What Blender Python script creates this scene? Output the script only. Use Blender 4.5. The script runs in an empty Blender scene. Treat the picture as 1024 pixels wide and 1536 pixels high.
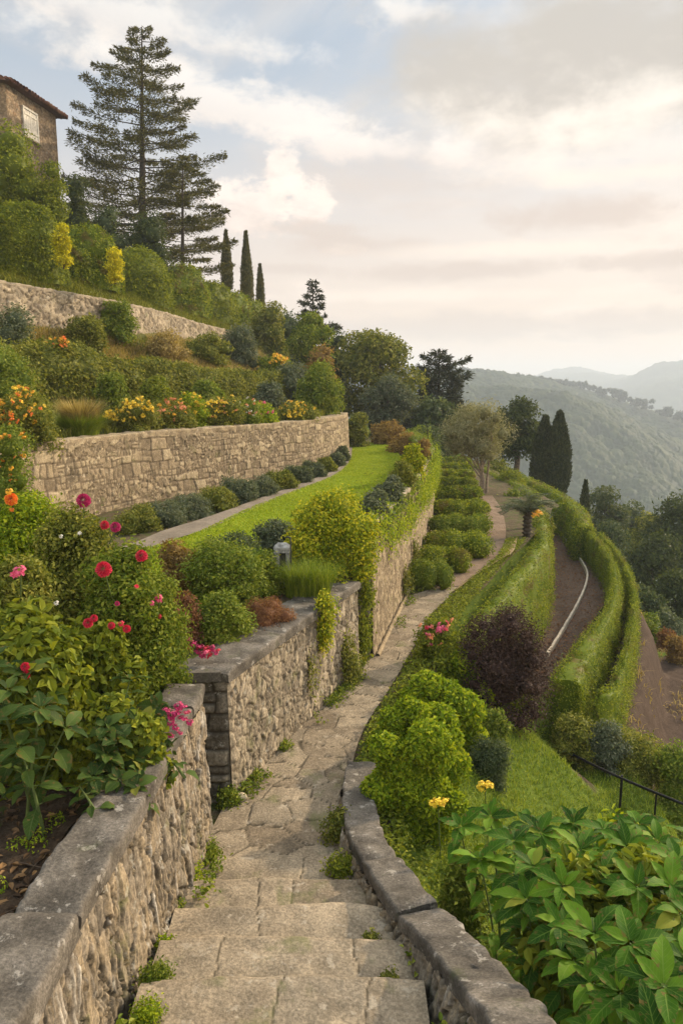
import bpy, math
import numpy as np

# ------------------------------------------------------------------ camera, sky, sun, exposure
SC = bpy.context.scene
COL = SC.collection
TH = math.radians(9.7); CT, ST = math.cos(TH), math.sin(TH)
F = 1100.0; H = 3.6
cd = bpy.data.cameras.new("camera"); cam = bpy.data.objects.new("camera", cd); COL.objects.link(cam)
cam.location = (0, 0, H); cam.rotation_euler = (math.radians(90) - TH, 0, 0)
cd.sensor_fit = 'VERTICAL'; cd.sensor_height = 36.0; cd.lens = F / 1536 * 36
cd.clip_start = 0.05; cd.clip_end = 20000
SC.camera = cam
SUN_AZ, SUN_EL = math.radians(54), math.radians(24)
SC.view_settings.view_transform = 'Standard'; SC.view_settings.look = 'None'
SC.view_settings.exposure = 0.45; SC.view_settings.gamma = 1.0
SC.render.engine = 'CYCLES'
SC.cycles.use_denoising = True
SC.cycles.max_bounces = 6; SC.cycles.diffuse_bounces = 3; SC.cycles.glossy_bounces = 2
SC.cycles.transmission_bounces = 3; SC.cycles.volume_bounces = 1; SC.cycles.transparent_max_bounces = 8
SC.cycles.sample_clamp_indirect = 6

sl = bpy.data.lights.new("sun", 'SUN'); sl.energy = 4.5; sl.angle = math.radians(2.5); sl.color = (1.0, 0.80, 0.56)
so = bpy.data.objects.new("sun", sl); COL.objects.link(so); so.location = (40, 20, 60)
so.rotation_euler = (math.radians(90) - SUN_EL, 0, -SUN_AZ + math.pi)
# the lamp shines along its -Z: towards -(sun direction)
from mathutils import Vector
SUND = Vector((math.sin(SUN_AZ) * math.cos(SUN_EL), math.cos(SUN_AZ) * math.cos(SUN_EL), math.sin(SUN_EL)))
so.rotation_euler = SUND.to_track_quat('Z', 'Y').to_euler()


class G:
    """tiny node-graph helper"""
    def __init__(s, tree): s.t = tree; s.n = tree.nodes; s.l = tree.links
    def put(s, sock, v):
        if hasattr(v, 'is_output'): s.l.new(v, sock)
        elif isinstance(v, (tuple, list)) and len(v) == 3 and sock.type == 'RGBA': sock.default_value = (*v, 1)
        else: sock.default_value = v
    def m(s, op, a, b=0.0, c=0.0, clamp=False):
        n = s.n.new('ShaderNodeMath'); n.operation = op; n.use_clamp = clamp
        for i, v in enumerate((a, b, c)): s.put(n.inputs[i], v)
        return n.outputs[0]
    def mix(s, f, a, b, mode='MIX'):
        n = s.n.new('ShaderNodeMixRGB'); n.blend_type = mode
        s.put(n.inputs[0], f); s.put(n.inputs[1], a); s.put(n.inputs[2], b)
        return n.outputs[0]
    def ramp(s, f, stops, interp='LINEAR'):
        n = s.n.new('ShaderNodeValToRGB'); n.color_ramp.interpolation = interp
        e = n.color_ramp.elements
        while len(e) < len(stops): e.new(0.5)
        for i, (p, c) in enumerate(stops):
            e[i].position = p; e[i].color = (c, c, c, 1) if isinstance(c, (int, float)) else (*c, 1)
        s.put(n.inputs[0], f); return n.outputs[0]
    def noise(s, vec, scale, detail=4, rough=.55, dist=0.0, w=None):
        n = s.n.new('ShaderNodeTexNoise')
        if w is not None: n.noise_dimensions = '4D'; n.inputs['W'].default_value = w
        if vec is not None: s.l.new(vec, n.inputs['Vector'])
        n.inputs['Scale'].default_value = scale; n.inputs['Detail'].default_value = detail
        n.inputs['Roughness'].default_value = rough; n.inputs['Distortion'].default_value = dist
        return n.outputs[0]
    def ss(s, x, a, b):
        n = s.n.new('ShaderNodeMapRange'); n.interpolation_type = 'SMOOTHSTEP'
        s.put(n.inputs[0], x); s.put(n.inputs[1], a); s.put(n.inputs[2], b)
        return n.outputs[0]
    def xyz(s, x, y, z):
        n = s.n.new('ShaderNodeCombineXYZ')
        for i, v in enumerate((x, y, z)): s.put(n.inputs[i], v)
        return n.outputs[0]


def make_world():
    w = bpy.data.worlds.new("World"); SC.world = w; w.use_nodes = True
    w.cycles.sampling_method = 'MANUAL'; w.cycles.sample_map_resolution = 512
    g = G(w.node_tree); g.n.clear()
    out = g.n.new('ShaderNodeOutputWorld'); bg = g.n.new('ShaderNodeBackground')
    bg.inputs[1].default_value = 0.094
    g.l.new(bg.outputs[0], out.inputs[0])
    sky = g.n.new('ShaderNodeTexSky'); sky.sky_type = 'NISHITA'; sky.sun_disc = False
    sky.sun_elevation = SUN_EL; sky.sun_rotation = SUN_AZ
    sky.air_density = 1.0; sky.dust_density = 2.5; sky.ozone_density = 1.2
    tc = g.n.new('ShaderNodeTexCoord'); sp = g.n.new('ShaderNodeSeparateXYZ')
    g.l.new(tc.outputs['Generated'], sp.inputs[0]); X, Y, Z = sp.outputs
    az = g.m('ARCTAN2', X, Y)                      # 0 ahead, + right
    el = g.m('ARCSINE', Z)
    zc = g.m('MAXIMUM', Z, 0.0)
    k = g.m('ADD', zc, 0.13)
    P = g.xyz(g.m('DIVIDE', X, k), g.m('DIVIDE', Y, k), 0.0)
    S = g.xyz(g.m('MULTIPLY', az, 2.2), g.m('MULTIPLY', el, 4.2), 0.3)   # angular domain for standing clouds
    # clear sky: Nishita softened with a pale veil that thickens to the horizon
    ve = g.ramp(el, [(0.0, .92), (0.10, .86), (0.25, .75), (0.45, .6), (1.0, .35)])
    vc = g.ramp(el, [(0.0, (.96, .76, .60)), (0.10, (.96, .81, .67)), (0.19, (.90, .83, .75)), (0.30, (.68, .74, .80)), (0.42, (.50, .63, .78)), (1.0, (.38, .55, .78))])
    vcs = g.mix(1.0, vc, (8.0, 8.0, 8.0), 'MULTIPLY')
    nish = g.mix(1.0, sky.outputs[0], (.75, .75, .75), 'MULTIPLY')
    base = g.mix(ve, nish, vcs)
    # sun glow to the right
    dt = g.n.new('ShaderNodeVectorMath'); dt.operation = 'DOT_PRODUCT'
    g.l.new(tc.outputs['Generated'], dt.inputs[0])
    ga, ge = math.radians(40), math.radians(14)
    dt.inputs[1].default_value = (math.sin(ga) * math.cos(ge), math.cos(ga) * math.cos(ge), math.sin(ge))
    gl = g.m('POWER', g.m('MAXIMUM', dt.outputs['Value'], 0), 9.0)
    base = g.mix(g.m('MULTIPLY', gl, .38), base, (8.9, 8.2, 7.2))
    R = math.radians
    # broad layered cloud deck (perspective plane), denser to the right and low
    n1 = g.noise(P, 0.85, 8, .58, .5, 3.1)
    cover = g.m('ADD', g.m('MULTIPLY', g.ss(az, -.45, .40), .13), -.05)
    c1 = g.ss(g.m('ADD', n1, cover), .50, .66)
    n1b = g.noise(P, 1.7, 6, .55, .3, 5.2)
    lit = g.ss(g.m('ADD', n1b, g.m('MULTIPLY', n1, -.55)), .10, .38)
    ccol = g.mix(lit, (6.3, 5.55, 4.9), (9.2, 8.3, 7.2))
    col = g.mix(g.m('MULTIPLY', c1, .62), base, ccol)

    NA, NB, NC = g.noise(S, 3.4, 7, .6, .3, 1.7), g.noise(S, 6.5, 7, .6, .2, 4.4), g.noise(S, 12, 5, .6, .2, 2.2)
    def blob(a0, e0, wa, he, namp, sc, seed, lo=.25, hi=.75, det=6, tilt=0.0):
        a = g.m('DIVIDE', g.m('SUBTRACT', az, a0), wa); e = g.m('DIVIDE', g.m('SUBTRACT', g.m('SUBTRACT', el, e0), g.m('MULTIPLY', g.m('SUBTRACT', az, a0), tilt)), he)
        r = g.m('SQRT', g.m('ADD', g.m('MULTIPLY', a, a), g.m('MULTIPLY', e, e)))
        nn = g.m('MULTIPLY', g.m('SUBTRACT', NA if sc < 4 else (NB if sc < 8 else NC), .5), namp)
        return g.ss(g.m('ADD', g.m('SUBTRACT', 1.0, r), nn), lo, hi), e, nn
    # big grey bank upper right, paler along its lower rim
    m, e, nn = blob(R(20), R(20.5), R(23), R(6.5), 1.7, 3.4, 1.7, -.05, .6, 8)
    sh = g.ss(g.m('ADD', g.m('MULTIPLY', e, -.55), g.m('MULTIPLY', NB, 1.1)), .45, 1.05)
    col = g.mix(g.m('MULTIPLY', m, .9), col, g.mix(sh, (5.0, 4.6, 4.1), (9.0, 8.3, 7.3)))
    # streaky white clouds across the upper left, drifting down to the right
    for (a, e0, wa, he, sd, tl, st) in ((-9, 19.5, 20, 2.6, 4.4, -.22, .85), (-14, 23.5, 15, 2.2, 7.4, -.15, .7), (2, 16.8, 13, 1.7, 2.9, -.1, .7), (4, 24.5, 5, 1.8, 3.9, 0, .75)):
        m, e, nn = blob(R(a), R(e0), R(wa), R(he), 2.4, 6.5, sd, .15, .85, 8, tl)
        col = g.mix(g.m('MULTIPLY', m, st), col, g.mix(g.ss(e, -.8, .4), (7.6, 6.9, 6.3), (8.7, 8.15, 7.5)))
    # cumulus over the ridge, left of centre
    for (a, e0, wa, he, sd) in ((-7.0, 12.6, 4.0, 2.6, 9.1), (-4.4, 15.2, 1.7, 2.9, 2.2), (-2.4, 12.8, 2.2, 2.3, 6.2)):
        m, e, nn = blob(R(a), R(e0), R(wa), R(he), 2.1, 12, sd, .0, .5, 6)
        lc = g.ss(g.m('ADD', e, g.m('MULTIPLY', nn, 2.2)), -1.0, .7)
        col = g.mix(g.m('MULTIPLY', m, .8), col, g.mix(lc, (7.5, 6.6, 5.9), (9.2, 8.4, 7.5)))
    # grey strands lower down
    for (a, e0, wa, he, sd, st) in ((1, 10.2, 9, 1.1, 3.3, .75), (-2, 11.4, 6, .7, 4.3, .65), (17, 11.8, 8, 1.6, 7.3, .75), (9, 8.4, 14, 1.0, 5.9, .8), (24, 8.6, 12, .9, 8.2, .7), (-6, 8.6, 7, .6, 2.3, .6), (8, 4.4, 42, 1.5, 1.1, .75)):
        m, e, nn = blob(R(a), R(e0), R(wa), R(he), 1.9, 6.5, sd, .05, .8, 7)
        col = g.mix(g.m('MULTIPLY', m, st), col, (5.7, 4.95, 4.35))
    # warm bright rims between the strands
    for (a, e0, wa, he, sd, st) in ((12, 9.8, 18, .9, 6.6, .6), (6, 6.7, 22, .8, 9.6, .5), (20, 14.2, 12, 1.0, 3.6, .6)):
        m, e, nn = blob(R(a), R(e0), R(wa), R(he), 1.6, 6, sd, .1, .9, 6)
        col = g.mix(g.m('MULTIPLY', m, st), col, (8.9, 8.0, 6.8))
    # the lowest strip of sky glows peach under the bank
    low = g.m('MULTIPLY', g.ss(el, R(3.6), R(2.0)), .7)
    col = g.mix(low, col, (8.5, 7.0, 5.7))
    col = g.mix(g.ss(el, R(24), R(10)), col, g.mix(1.0, col, (1.06, .985, .955), 'MULTIPLY'))
    # unseen sky overhead and behind the viewer, brightened as added fill light
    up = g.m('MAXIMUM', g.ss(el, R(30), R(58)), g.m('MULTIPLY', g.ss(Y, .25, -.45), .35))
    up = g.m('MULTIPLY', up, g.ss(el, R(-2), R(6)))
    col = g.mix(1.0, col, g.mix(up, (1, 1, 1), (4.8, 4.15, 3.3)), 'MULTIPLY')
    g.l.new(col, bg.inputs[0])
make_world()

# ------------------------------------------------------------------ small tools
def at(px, py, d):
    """point on the photograph's line of sight through pixel (px, py) at horizontal distance d"""
    X, V = (px - 512) / F, (768 - py) / F
    dy, dz = CT + V * ST, V * CT - ST
    return np.array([X * d / dy, d, H + dz * d / dy])

def gz(px, py, z):
    X, V = (px - 512) / F, (768 - py) / F
    dy, dz = CT + V * ST, V * CT - ST
    k = (z - H) / dz
    return np.array([X * k, dy * k, z])

def depth(d, z): return d * CT + (H - z) * ST

def hsh(*a):
    h = np.zeros_like(a[0], dtype=np.uint32)
    for i, x in enumerate(a):
        h = (h ^ (x.astype(np.int64).astype(np.uint32) * np.uint32((0x9E3779B1, 0x85EBCA77, 0xC2B2AE3D, 0x27D4EB2F)[i % 4]))) * np.uint32(0x2C1B3C6D)
        h = h ^ (h >> np.uint32(15))
    h = (h * np.uint32(0x297A2D39)); h ^= h >> np.uint32(13); h = h * np.uint32(0x165667B1); h ^= h >> np.uint32(16)
    return h.astype(np.float64) / 4294967296.0

def vn(p, seed=0):
    p = np.asarray(p, float); i = np.floor(p); f = p - i; f = f * f * (3 - 2 * f)
    d = p.shape[1]; r = 0; s = np.full(len(p), seed)
    for c in range(1 << d):
        o = [(c >> k) & 1 for k in range(d)]
        w = 1
        for k in range(d): w = w * (f[:, k] if o[k] else 1 - f[:, k])
        r = r + w * hsh(*[i[:, k] + o[k] for k in range(d)], s)
    return r

def fbm(p, octv=4, seed=0):
    p = np.asarray(p, float); r = 0; a = .5; t = 0
    for o in range(octv):
        r = r + a * vn(p * (2 ** o), seed + o * 17); t += a; a *= .5
    return r / t

def voro(u, v, jit=.9, seed=0, vec=None):
    iu, iv = np.floor(u), np.floor(v)
    f1 = np.full(u.shape, 9.); f2 = f1.copy(); idd = np.zeros(u.shape)
    for a in (-1, 0, 1):
        for b in (-1, 0, 1):
            cu, cv = iu + a, iv + b; s = np.full(u.shape, seed)
            ax, ay = u - (cu + .5 + jit * (hsh(cu, cv, s) - .5)), v - (cv + .5 + jit * (hsh(cu, cv, s + 7) - .5))
            d = np.hypot(ax, ay); new = d < f1
            if vec is not None: vec[0] = np.where(new, ax, vec[0]); vec[1] = np.where(new, ay, vec[1])
            f2 = np.where(new, f1, np.minimum(f2, d)); idd = np.where(new, hsh(cu, cv, s + 31), idd); f1 = np.where(new, d, f1)
    return f1, f2 - f1, idd

def sms(x, a, b):
    t = np.clip((x - a) / (b - a), 0, 1); return t * t * (3 - 2 * t)

def nrm(v): return v / np.maximum(np.linalg.norm(v, axis=-1, keepdims=True), 1e-9)


class MB:
    """collects vertices and faces (and float attributes) and links them as ONE mesh object"""
    def __init__(s): s.V = []; s.Fc = []; s.n = 0; s.A = {}
    def add(s, v, f, mat=0, smooth=False, **attr):
        v = np.asarray(v, float).reshape(-1, 3); f = np.asarray(f, int)
        s.V.append(v)
        s.Fc.append((f + s.n, mat, smooth))
        for k, a in attr.items():
            s.A.setdefault(k, []).append((s.n, np.broadcast_to(np.asarray(a, float), (len(v),))))
        s.n += len(v); return s
    def mesh(s, name, mats, off=(0, 0, 0)):
        v = np.concatenate(s.V) - np.asarray(off, float)
        me = bpy.data.meshes.new(name)
        me.vertices.add(len(v)); me.vertices.foreach_set('co', v.astype(np.float32).ravel())
        lo, ls, mi, sm, c = [], [], [], [], 0
        for f, m, smo in s.Fc:
            n, k = f.shape
            lo.append(f.ravel()); ls.append(c + np.arange(n) * k); c += n * k
            mi.append(np.full(n, m)); sm.append(np.full(n, smo))
        lo = np.concatenate(lo); ls = np.concatenate(ls)
        me.loops.add(len(lo)); me.loops.foreach_set('vertex_index', lo.astype(np.int32))
        me.polygons.add(len(ls)); me.polygons.foreach_set('loop_start', ls.astype(np.int32))
        me.polygons.foreach_set('material_index', np.concatenate(mi).astype(np.int32))
        me.polygons.foreach_set('use_smooth', np.concatenate(sm).astype(bool))
        for k, ch in s.A.items():
            full = np.full(len(v), .5, np.float32)
            for st, a in ch: full[st:st + len(a)] = a
            at_ = me.attributes.new(k, 'FLOAT', 'POINT'); at_.data.foreach_set('value', full)
        for m in (mats if isinstance(mats, (list, tuple)) else [mats]): me.materials.append(m)
        me.update(calc_edges=True)
        return me
    def build(s, name, mats, parent=None, loc=None):
        if loc is None: loc = parent_loc(parent) if parent else (0, 0, 0)
        o = bpy.data.objects.new(name, s.mesh(name, mats, loc)); COL.objects.link(o)
        if parent is None: o.location = loc
        else: o.parent = parent
        return o

def parent_loc(p):
    v = np.zeros(3)
    while p is not None: v += np.array(p.location); p = p.parent
    return v

def tag(o, label=None, cat=None, group=None, kind=None):
    if label: o['label'] = label
    if cat: o['category'] = cat
    if group: o['group'] = group
    if kind: o['kind'] = kind
    return o

def empty(name, label, cat, loc, group=None):
    o = bpy.data.objects.new(name, None); COL.objects.link(o); o.location = loc
    o.empty_display_size = .1
    return tag(o, label, cat, group, 'thing')

def child(name, me, parent, loc=(0, 0, 0), rot=(0, 0, 0), sc=1):
    o = bpy.data.objects.new(name, me); COL.objects.link(o); o.parent = parent
    o.location = loc; o.rotation_euler = rot; o.scale = (sc, sc, sc) if np.isscalar(sc) else sc
    return o

def gridf(nu, nv):
    i = np.arange(nu - 1)[:, None] * nv + np.arange(nv - 1)[None, :]
    return np.stack([i, i + nv, i + nv + 1, i + 1], -1).reshape(-1, 4)

def arcl(p):
    return np.concatenate([[0], np.cumsum(np.linalg.norm(np.diff(p, axis=0), axis=1))])

def smoothline(p, n):
    """Catmull-Rom through the points, resampled to n even steps"""
    p = np.asarray(p, float)
    q = np.vstack([2 * p[0] - p[1], p, 2 * p[-1] - p[-2]])
    out = []
    for i in range(1, len(q) - 2):
        t = np.linspace(0, 1, 24, endpoint=False)[:, None]
        a, b, c, d = q[i - 1], q[i], q[i + 1], q[i + 2]
        out.append(.5 * ((2 * b) + (c - a) * t + (2 * a - 5 * b + 4 * c - d) * t ** 2 + (3 * b - a - 3 * c + d) * t ** 3))
    out.append(p[-1:]); o = np.vstack(out); s = arcl(o); t = np.linspace(0, s[-1], n)
    return np.stack([np.interp(t, s, o[:, k]) for k in range(o.shape[1])], 1)

def resamp(p, n):
    p = np.asarray(p, float); s = arcl(p); t = np.linspace(0, s[-1], n)
    return np.stack([np.interp(t, s, p[:, k]) for k in range(p.shape[1])], 1)

def tube(mb, p, r, sides=7, mat=0, cap=True, **attr):
    p = np.asarray(p, float); n = len(p); r = np.broadcast_to(np.asarray(r, float), (n,))
    t = nrm(np.gradient(p, axis=0)); ref = np.array([0, 0, 1.]) if abs(t[0, 2]) < .9 else np.array([1., 0, 0])
    a = nrm(np.cross(t, ref)); b = np.cross(t, a)
    th = np.arange(sides) * 2 * np.pi / sides
    v = p[:, None] + r[:, None, None] * (np.cos(th)[None, :, None] * a[:, None] + np.sin(th)[None, :, None] * b[:, None])
    i = np.arange(n - 1)[:, None] * sides; j = np.arange(sides)[None]; k = (j + 1) % sides
    f = np.stack([i + j, i + k, i + sides + k, i + sides + j], -1).reshape(-1, 4)
    mb.add(v.reshape(-1, 3), f, mat, True, **attr)
    if cap:
        mb.add(v[-1], np.arange(sides)[None], mat, False, **attr)

def box(mb, c, s, mat=0, rz=0.0, **attr):
    x, y, z = np.asarray(s) / 2
    v = np.array([[a * x, b * y, d * z] for a in (-1, 1) for b in (-1, 1) for d in (-1, 1)])
    ca, sa = math.cos(rz), math.sin(rz)
    v = np.stack([v[:, 0] * ca - v[:, 1] * sa, v[:, 0] * sa + v[:, 1] * ca, v[:, 2]], 1) + np.asarray(c)
    mb.add(v, [[0, 1, 3, 2], [4, 6, 7, 5], [0, 4, 5, 1], [2, 3, 7, 6], [0, 2, 6, 4], [1, 5, 7, 3]], mat, False, **attr)

def ico(sub=1):
    t = (1 + 5 ** .5) / 2
    v = [(-1, t, 0), (1, t, 0), (-1, -t, 0), (1, -t, 0), (0, -1, t), (0, 1, t), (0, -1, -t), (0, 1, -t), (t, 0, -1), (t, 0, 1), (-t, 0, -1), (-t, 0, 1)]
    f = [(0, 11, 5), (0, 5, 1), (0, 1, 7), (0, 7, 10), (0, 10, 11), (1, 5, 9), (5, 11, 4), (11, 10, 2), (10, 7, 6), (7, 1, 8), (3, 9, 4), (3, 4, 2), (3, 2, 6), (3, 6, 8), (3, 8, 9), (4, 9, 5), (2, 4, 11), (6, 2, 10), (8, 6, 7), (9, 8, 1)]
    v = [np.array(p, float) / np.linalg.norm(p) for p in v]
    for _ in range(sub):
        c = {}; g = []
        def mid(a, b):
            k = (min(a, b), max(a, b))
            if k not in c:
                m = v[a] + v[b]; v.append(m / np.linalg.norm(m)); c[k] = len(v) - 1
            return c[k]
        for a, b, d in f:
            x, y, z = mid(a, b), mid(b, d), mid(d, a); g += [(a, x, z), (b, y, x), (d, z, y), (x, y, z)]
        f = g
    return np.array(v), np.array(f)
ICO1, ICO2 = ico(1), ico(2)

# ------------------------------------------------------------------ materials
def new_mat(name):
    m = bpy.data.materials.new(name); m.use_nodes = True
    g = G(m.node_tree); b = g.n['Principled BSDF']; b.inputs['Roughness'].default_value = .85
    b.inputs['Specular IOR Level'].default_value = .25
    return m, g, b

def attr(g, name):
    n = g.n.new('ShaderNodeAttribute'); n.attribute_name = name; return n.outputs['Fac']

def obj_co(g):
    return g.n.new('ShaderNodeTexCoord').outputs['Object']

def pos_co(g):
    return g.n.new('ShaderNodeNewGeometry').outputs['Position']

def bump(g, b, h, strength=.4, dist=.01):
    n = g.n.new('ShaderNodeBump'); n.inputs['Strength'].default_value = strength; n.inputs['Distance'].default_value = dist
    g.l.new(h, n.inputs['Height']); g.l.new(n.outputs[0], b.inputs['Normal'])

MATS = {}
def leaf_mat(name, c1, c2, c3, trans=.30, rough=.62, hue=None, spec=.14):
    """leaf: colour runs c1..c3 over the per-leaf random value, with a slow drift of tone through the plant"""
    m, g, b = new_mat(name)
    v = attr(g, 'var')
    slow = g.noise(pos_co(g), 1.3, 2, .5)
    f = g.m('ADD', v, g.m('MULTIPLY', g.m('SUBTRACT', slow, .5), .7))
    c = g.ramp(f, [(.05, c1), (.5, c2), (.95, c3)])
    if hue: c = g.mix(g.ss(g.noise(pos_co(g), 2.7, 3, .6, 0, 4.2), .52, .66), c, hue)
    g.l.new(c, b.inputs['Base Color']); b.inputs['Roughness'].default_value = rough; b.inputs['Specular IOR Level'].default_value = spec
    tr = g.n.new('ShaderNodeBsdfTranslucent'); g.l.new(g.mix(1.0, c, (1.25, 1.2, .6), 'MULTIPLY'), tr.inputs[0])
    mx = g.n.new('ShaderNodeMixShader'); mx.inputs[0].default_value = trans
    g.l.new(b.outputs[0], mx.inputs[1]); g.l.new(tr.outputs[0], mx.inputs[2])
    g.l.new(mx.outputs[0], g.n['Material Output'].inputs[0])
    MATS[name] = m; return m

leaf_mat('lime', (.11, .18, .008), (.23, .32, .014), (.42, .46, .025))
leaf_mat('hedge', (.085, .12, .012), (.17, .21, .018), (.30, .32, .03))
leaf_mat('clipped', (.075, .12, .010), (.17, .225, .016), (.34, .36, .03), hue=(.17, .145, .035))
leaf_mat('mixed', (.08, .105, .015), (.17, .19, .028), (.32, .31, .06))
leaf_mat('dark', (.032, .05, .016), (.06, .082, .024), (.10, .12, .034))
leaf_mat('bluegreen', (.045, .07, .030), (.08, .11, .045), (.14, .17, .075))
leaf_mat('olive', (.16, .16, .075), (.25, .245, .125), (.37, .35, .20))
leaf_mat('greygreen', (.07, .095, .05), (.12, .145, .085), (.20, .22, .14))
leaf_mat('golden', (.13, .19, .010), (.29, .34, .016), (.60, .53, .03))
leaf_mat('yellow_leaf', (.30, .30, .012), (.55, .50, .02), (.80, .70, .04))
leaf_mat('purple', (.03, .016, .014), (.06, .034, .027), (.11, .066, .05), .15)
leaf_mat('rust', (.12, .06, .03), (.22, .10, .05), (.32, .17, .07))
leaf_mat('dry', (.20, .155, .055), (.34, .26, .095), (.50, .39, .15))
leaf_mat('grass', (.10, .16, .012), (.19, .26, .02), (.31, .35, .045))
leaf_mat('lawn', (.20, .28, .010), (.28, .36, .014), (.40, .43, .03))
leaf_mat('pine', (.06, .065, .018), (.115, .11, .03), (.19, .175, .05), .15)
leaf_mat('spruce', (.03, .04, .02), (.05, .06, .03), (.08, .085, .045), .12)
leaf_mat('cypress', (.028, .04, .018), (.05, .062, .026), (.085, .095, .04), .12)
leaf_mat('farleaf', (.05, .075, .026), (.09, .115, .042), (.15, .17, .065))
leaf_mat('autumn', (.16, .10, .04), (.26, .17, .05), (.36, .25, .07))
leaf_mat('fresh', (.085, .135, .014), (.16, .215, .022), (.29, .32, .05))

def plain(name, c, rough=.7, spec=.3, metal=0.0, nz=0.0, scale=8.0, bmp=0.0):
    m, g, b = new_mat(name)
    if nz:
        f = g.noise(obj_co(g), scale, 5, .6)
        cc = g.mix(g.ss(f, .3, .7), tuple(x * (1 - nz) for x in c), tuple(min(1, x * (1 + nz)) for x in c))
        g.l.new(cc, b.inputs['Base Color'])
        if bmp: bump(g, b, f, bmp, .02)
    else: b.inputs['Base Color'].default_value = (*c, 1)
    b.inputs['Roughness'].default_value = rough; b.inputs['Specular IOR Level'].default_value = spec; b.inputs['Metallic'].default_value = metal
    MATS[name] = m; return m

def petal(name, c1, c2):
    m, g, b = new_mat(name)
    g.l.new(g.mix(attr(g, 'var'), c1, c2), b.inputs['Base Color']); b.inputs['Roughness'].default_value = .5
    b.inputs['Sheen Weight'].default_value = .2
    MATS[name] = m
petal('crimson', (.45, .004, .03), (.75, .03, .07)); petal('magenta', (.32, .006, .07), (.62, .03, .16))
petal('pink', (.60, .03, .14), (.85, .18, .28)); petal('orange', (.80, .10, .01), (.95, .36, .02))
petal('yellow', (.82, .52, .01), (.92, .70, .05)); petal('white', (.6, .55, .45), (.8, .78, .7)); petal('coral', (.72, .20, .07), (.88, .42, .18))
petal('amber', (.82, .36, .01), (.92, .55, .03))

def stone_mat(name, cols, mortar, lichen=(.42, .40, .34), dark=(.05, .045, .035), moss=None, grain=45.0, dk=.5):
    m, g, b = new_mat(name)
    p = pos_co(g); v = attr(g, 'var'); e = attr(g, 'edge')
    n = len(cols)
    c = g.ramp(v, [((i + .5) / n, cc) for i, cc in enumerate(cols)])
    gr = g.noise(p, grain, 6, .65); mid = g.noise(p, 6.0, 5, .6, .3)
    c = g.mix(.85, c, g.ramp(gr, [(.25, .35), (.5, .95), (.75, 1.7)]), 'MULTIPLY')
    c = g.mix(.8, c, g.ramp(mid, [(.3, .62), (.55, 1.0), (.75, 1.25)]), 'MULTIPLY')
    c = g.mix(e, mortar, c)
    st = g.m('MULTIPLY', g.ss(g.noise(p, 2.1, 6, .65, .6, 2.0), .54, .70), dk)
    c = g.mix(st, c, dark)
    li = g.m('MULTIPLY', g.ss(g.noise(p, 11.0, 6, .68, .2, 7.0), .575, .64), .6)
    c = g.mix(li, c, lichen)
    if moss:
        mo = g.m('MULTIPLY', g.ss(g.noise(p, 3.3, 5, .65, .4, 11.0), .56, .70), .6)
        c = g.mix(mo, c, moss)
    g.l.new(c, b.inputs['Base Color']); b.inputs['Roughness'].default_value = .93; b.inputs['Specular IOR Level'].default_value = .15
    bump(g, b, g.m('ADD', gr, mid), .55, .012)
    MATS[name] = m; return m
stone_mat('rubble_warm', [(.115, .10, .08), (.20, .17, .13), (.27, .225, .165), (.31, .245, .16), (.24, .205, .16), (.50, .46, .39)], (.085, .07, .05), moss=(.10, .11, .03), dk=.6)
stone_mat('rubble_cream', [(.20, .155, .10), (.27, .21, .135), (.33, .26, .165), (.42, .34, .22)], (.13, .10, .068), lichen=(.52, .44, .31), moss=(.13, .13, .045), dk=.5)
stone_mat('rubble_grey', [(.20, .165, .12), (.30, .25, .18), (.36, .30, .21), (.40, .33, .235)], (.13, .105, .075), moss=(.12, .13, .04))
stone_mat('coping', [(.085, .075, .062), (.13, .115, .095), (.18, .16, .135)], (.05, .045, .035), lichen=(.40, .37, .32), moss=(.075, .085, .035), grain=60, dk=.7)
stone_mat('flagstone', [(.20, .16, .112), (.27, .22, .155), (.33, .27, .19), (.24, .20, .145)], (.06, .05, .034), lichen=(.42, .37, .29), moss=(.13, .14, .055), grain=55, dk=.35)
stone_mat('pillar', [(.085, .075, .055), (.12, .105, .08), (.17, .15, .115), (.23, .20, .15)], (.055, .048, .036), moss=(.06, .07, .03))
stone_mat('house_stone', [(.19, .14, .09), (.26, .19, .12), (.33, .25, .16), (.23, .155, .095)], (.14, .105, .07), dk=.25, grain=9)

def soil_mat(name, c1, c2, c3, scale=7.0, leaf=None):
    m, g, b = new_mat(name); p = pos_co(g)
    n1 = g.noise(p, scale, 8, .7); n2 = g.noise(p, scale * 7, 5, .7); n3 = g.noise(p, scale * .12, 4, .6)
    c = g.ramp(g.m('ADD', g.m('MULTIPLY', n1, .55), g.m('MULTIPLY', n2, .45)), [(.34, c1), (.5, c2), (.66, c3)])
    c = g.mix(.7, c, g.ramp(n3, [(.3, .7), (.7, 1.25)]), 'MULTIPLY')
    if leaf: c = g.mix(g.m('MULTIPLY', g.ss(g.noise(p, scale * .6, 5, .65, .3, 3.0), .50, .62), .8), c, leaf)
    g.l.new(c, b.inputs['Base Color']); b.inputs['Roughness'].default_value = .97; b.inputs['Specular IOR Level'].default_value = .1
    bump(g, b, g.m('ADD', n1, n2), .8, .04)
    MATS[name] = m; return m
soil_mat('soil', (.035, .024, .016), (.075, .052, .034), (.14, .10, .065))
soil_mat('garden_soil', (.06, .045, .028), (.11, .085, .05), (.17, .14, .08), leaf=(.07, .10, .02))
soil_mat('earth_path', (.165, .115, .08), (.235, .17, .12), (.31, .235, .17), 9.0)
soil_mat('brown_path', (.10, .07, .053), (.145, .105, .082), (.19, .145, .115), 8.0)
soil_mat('gravel', (.20, .165, .125), (.27, .225, .175), (.36, .31, .25), 14.0)
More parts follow.
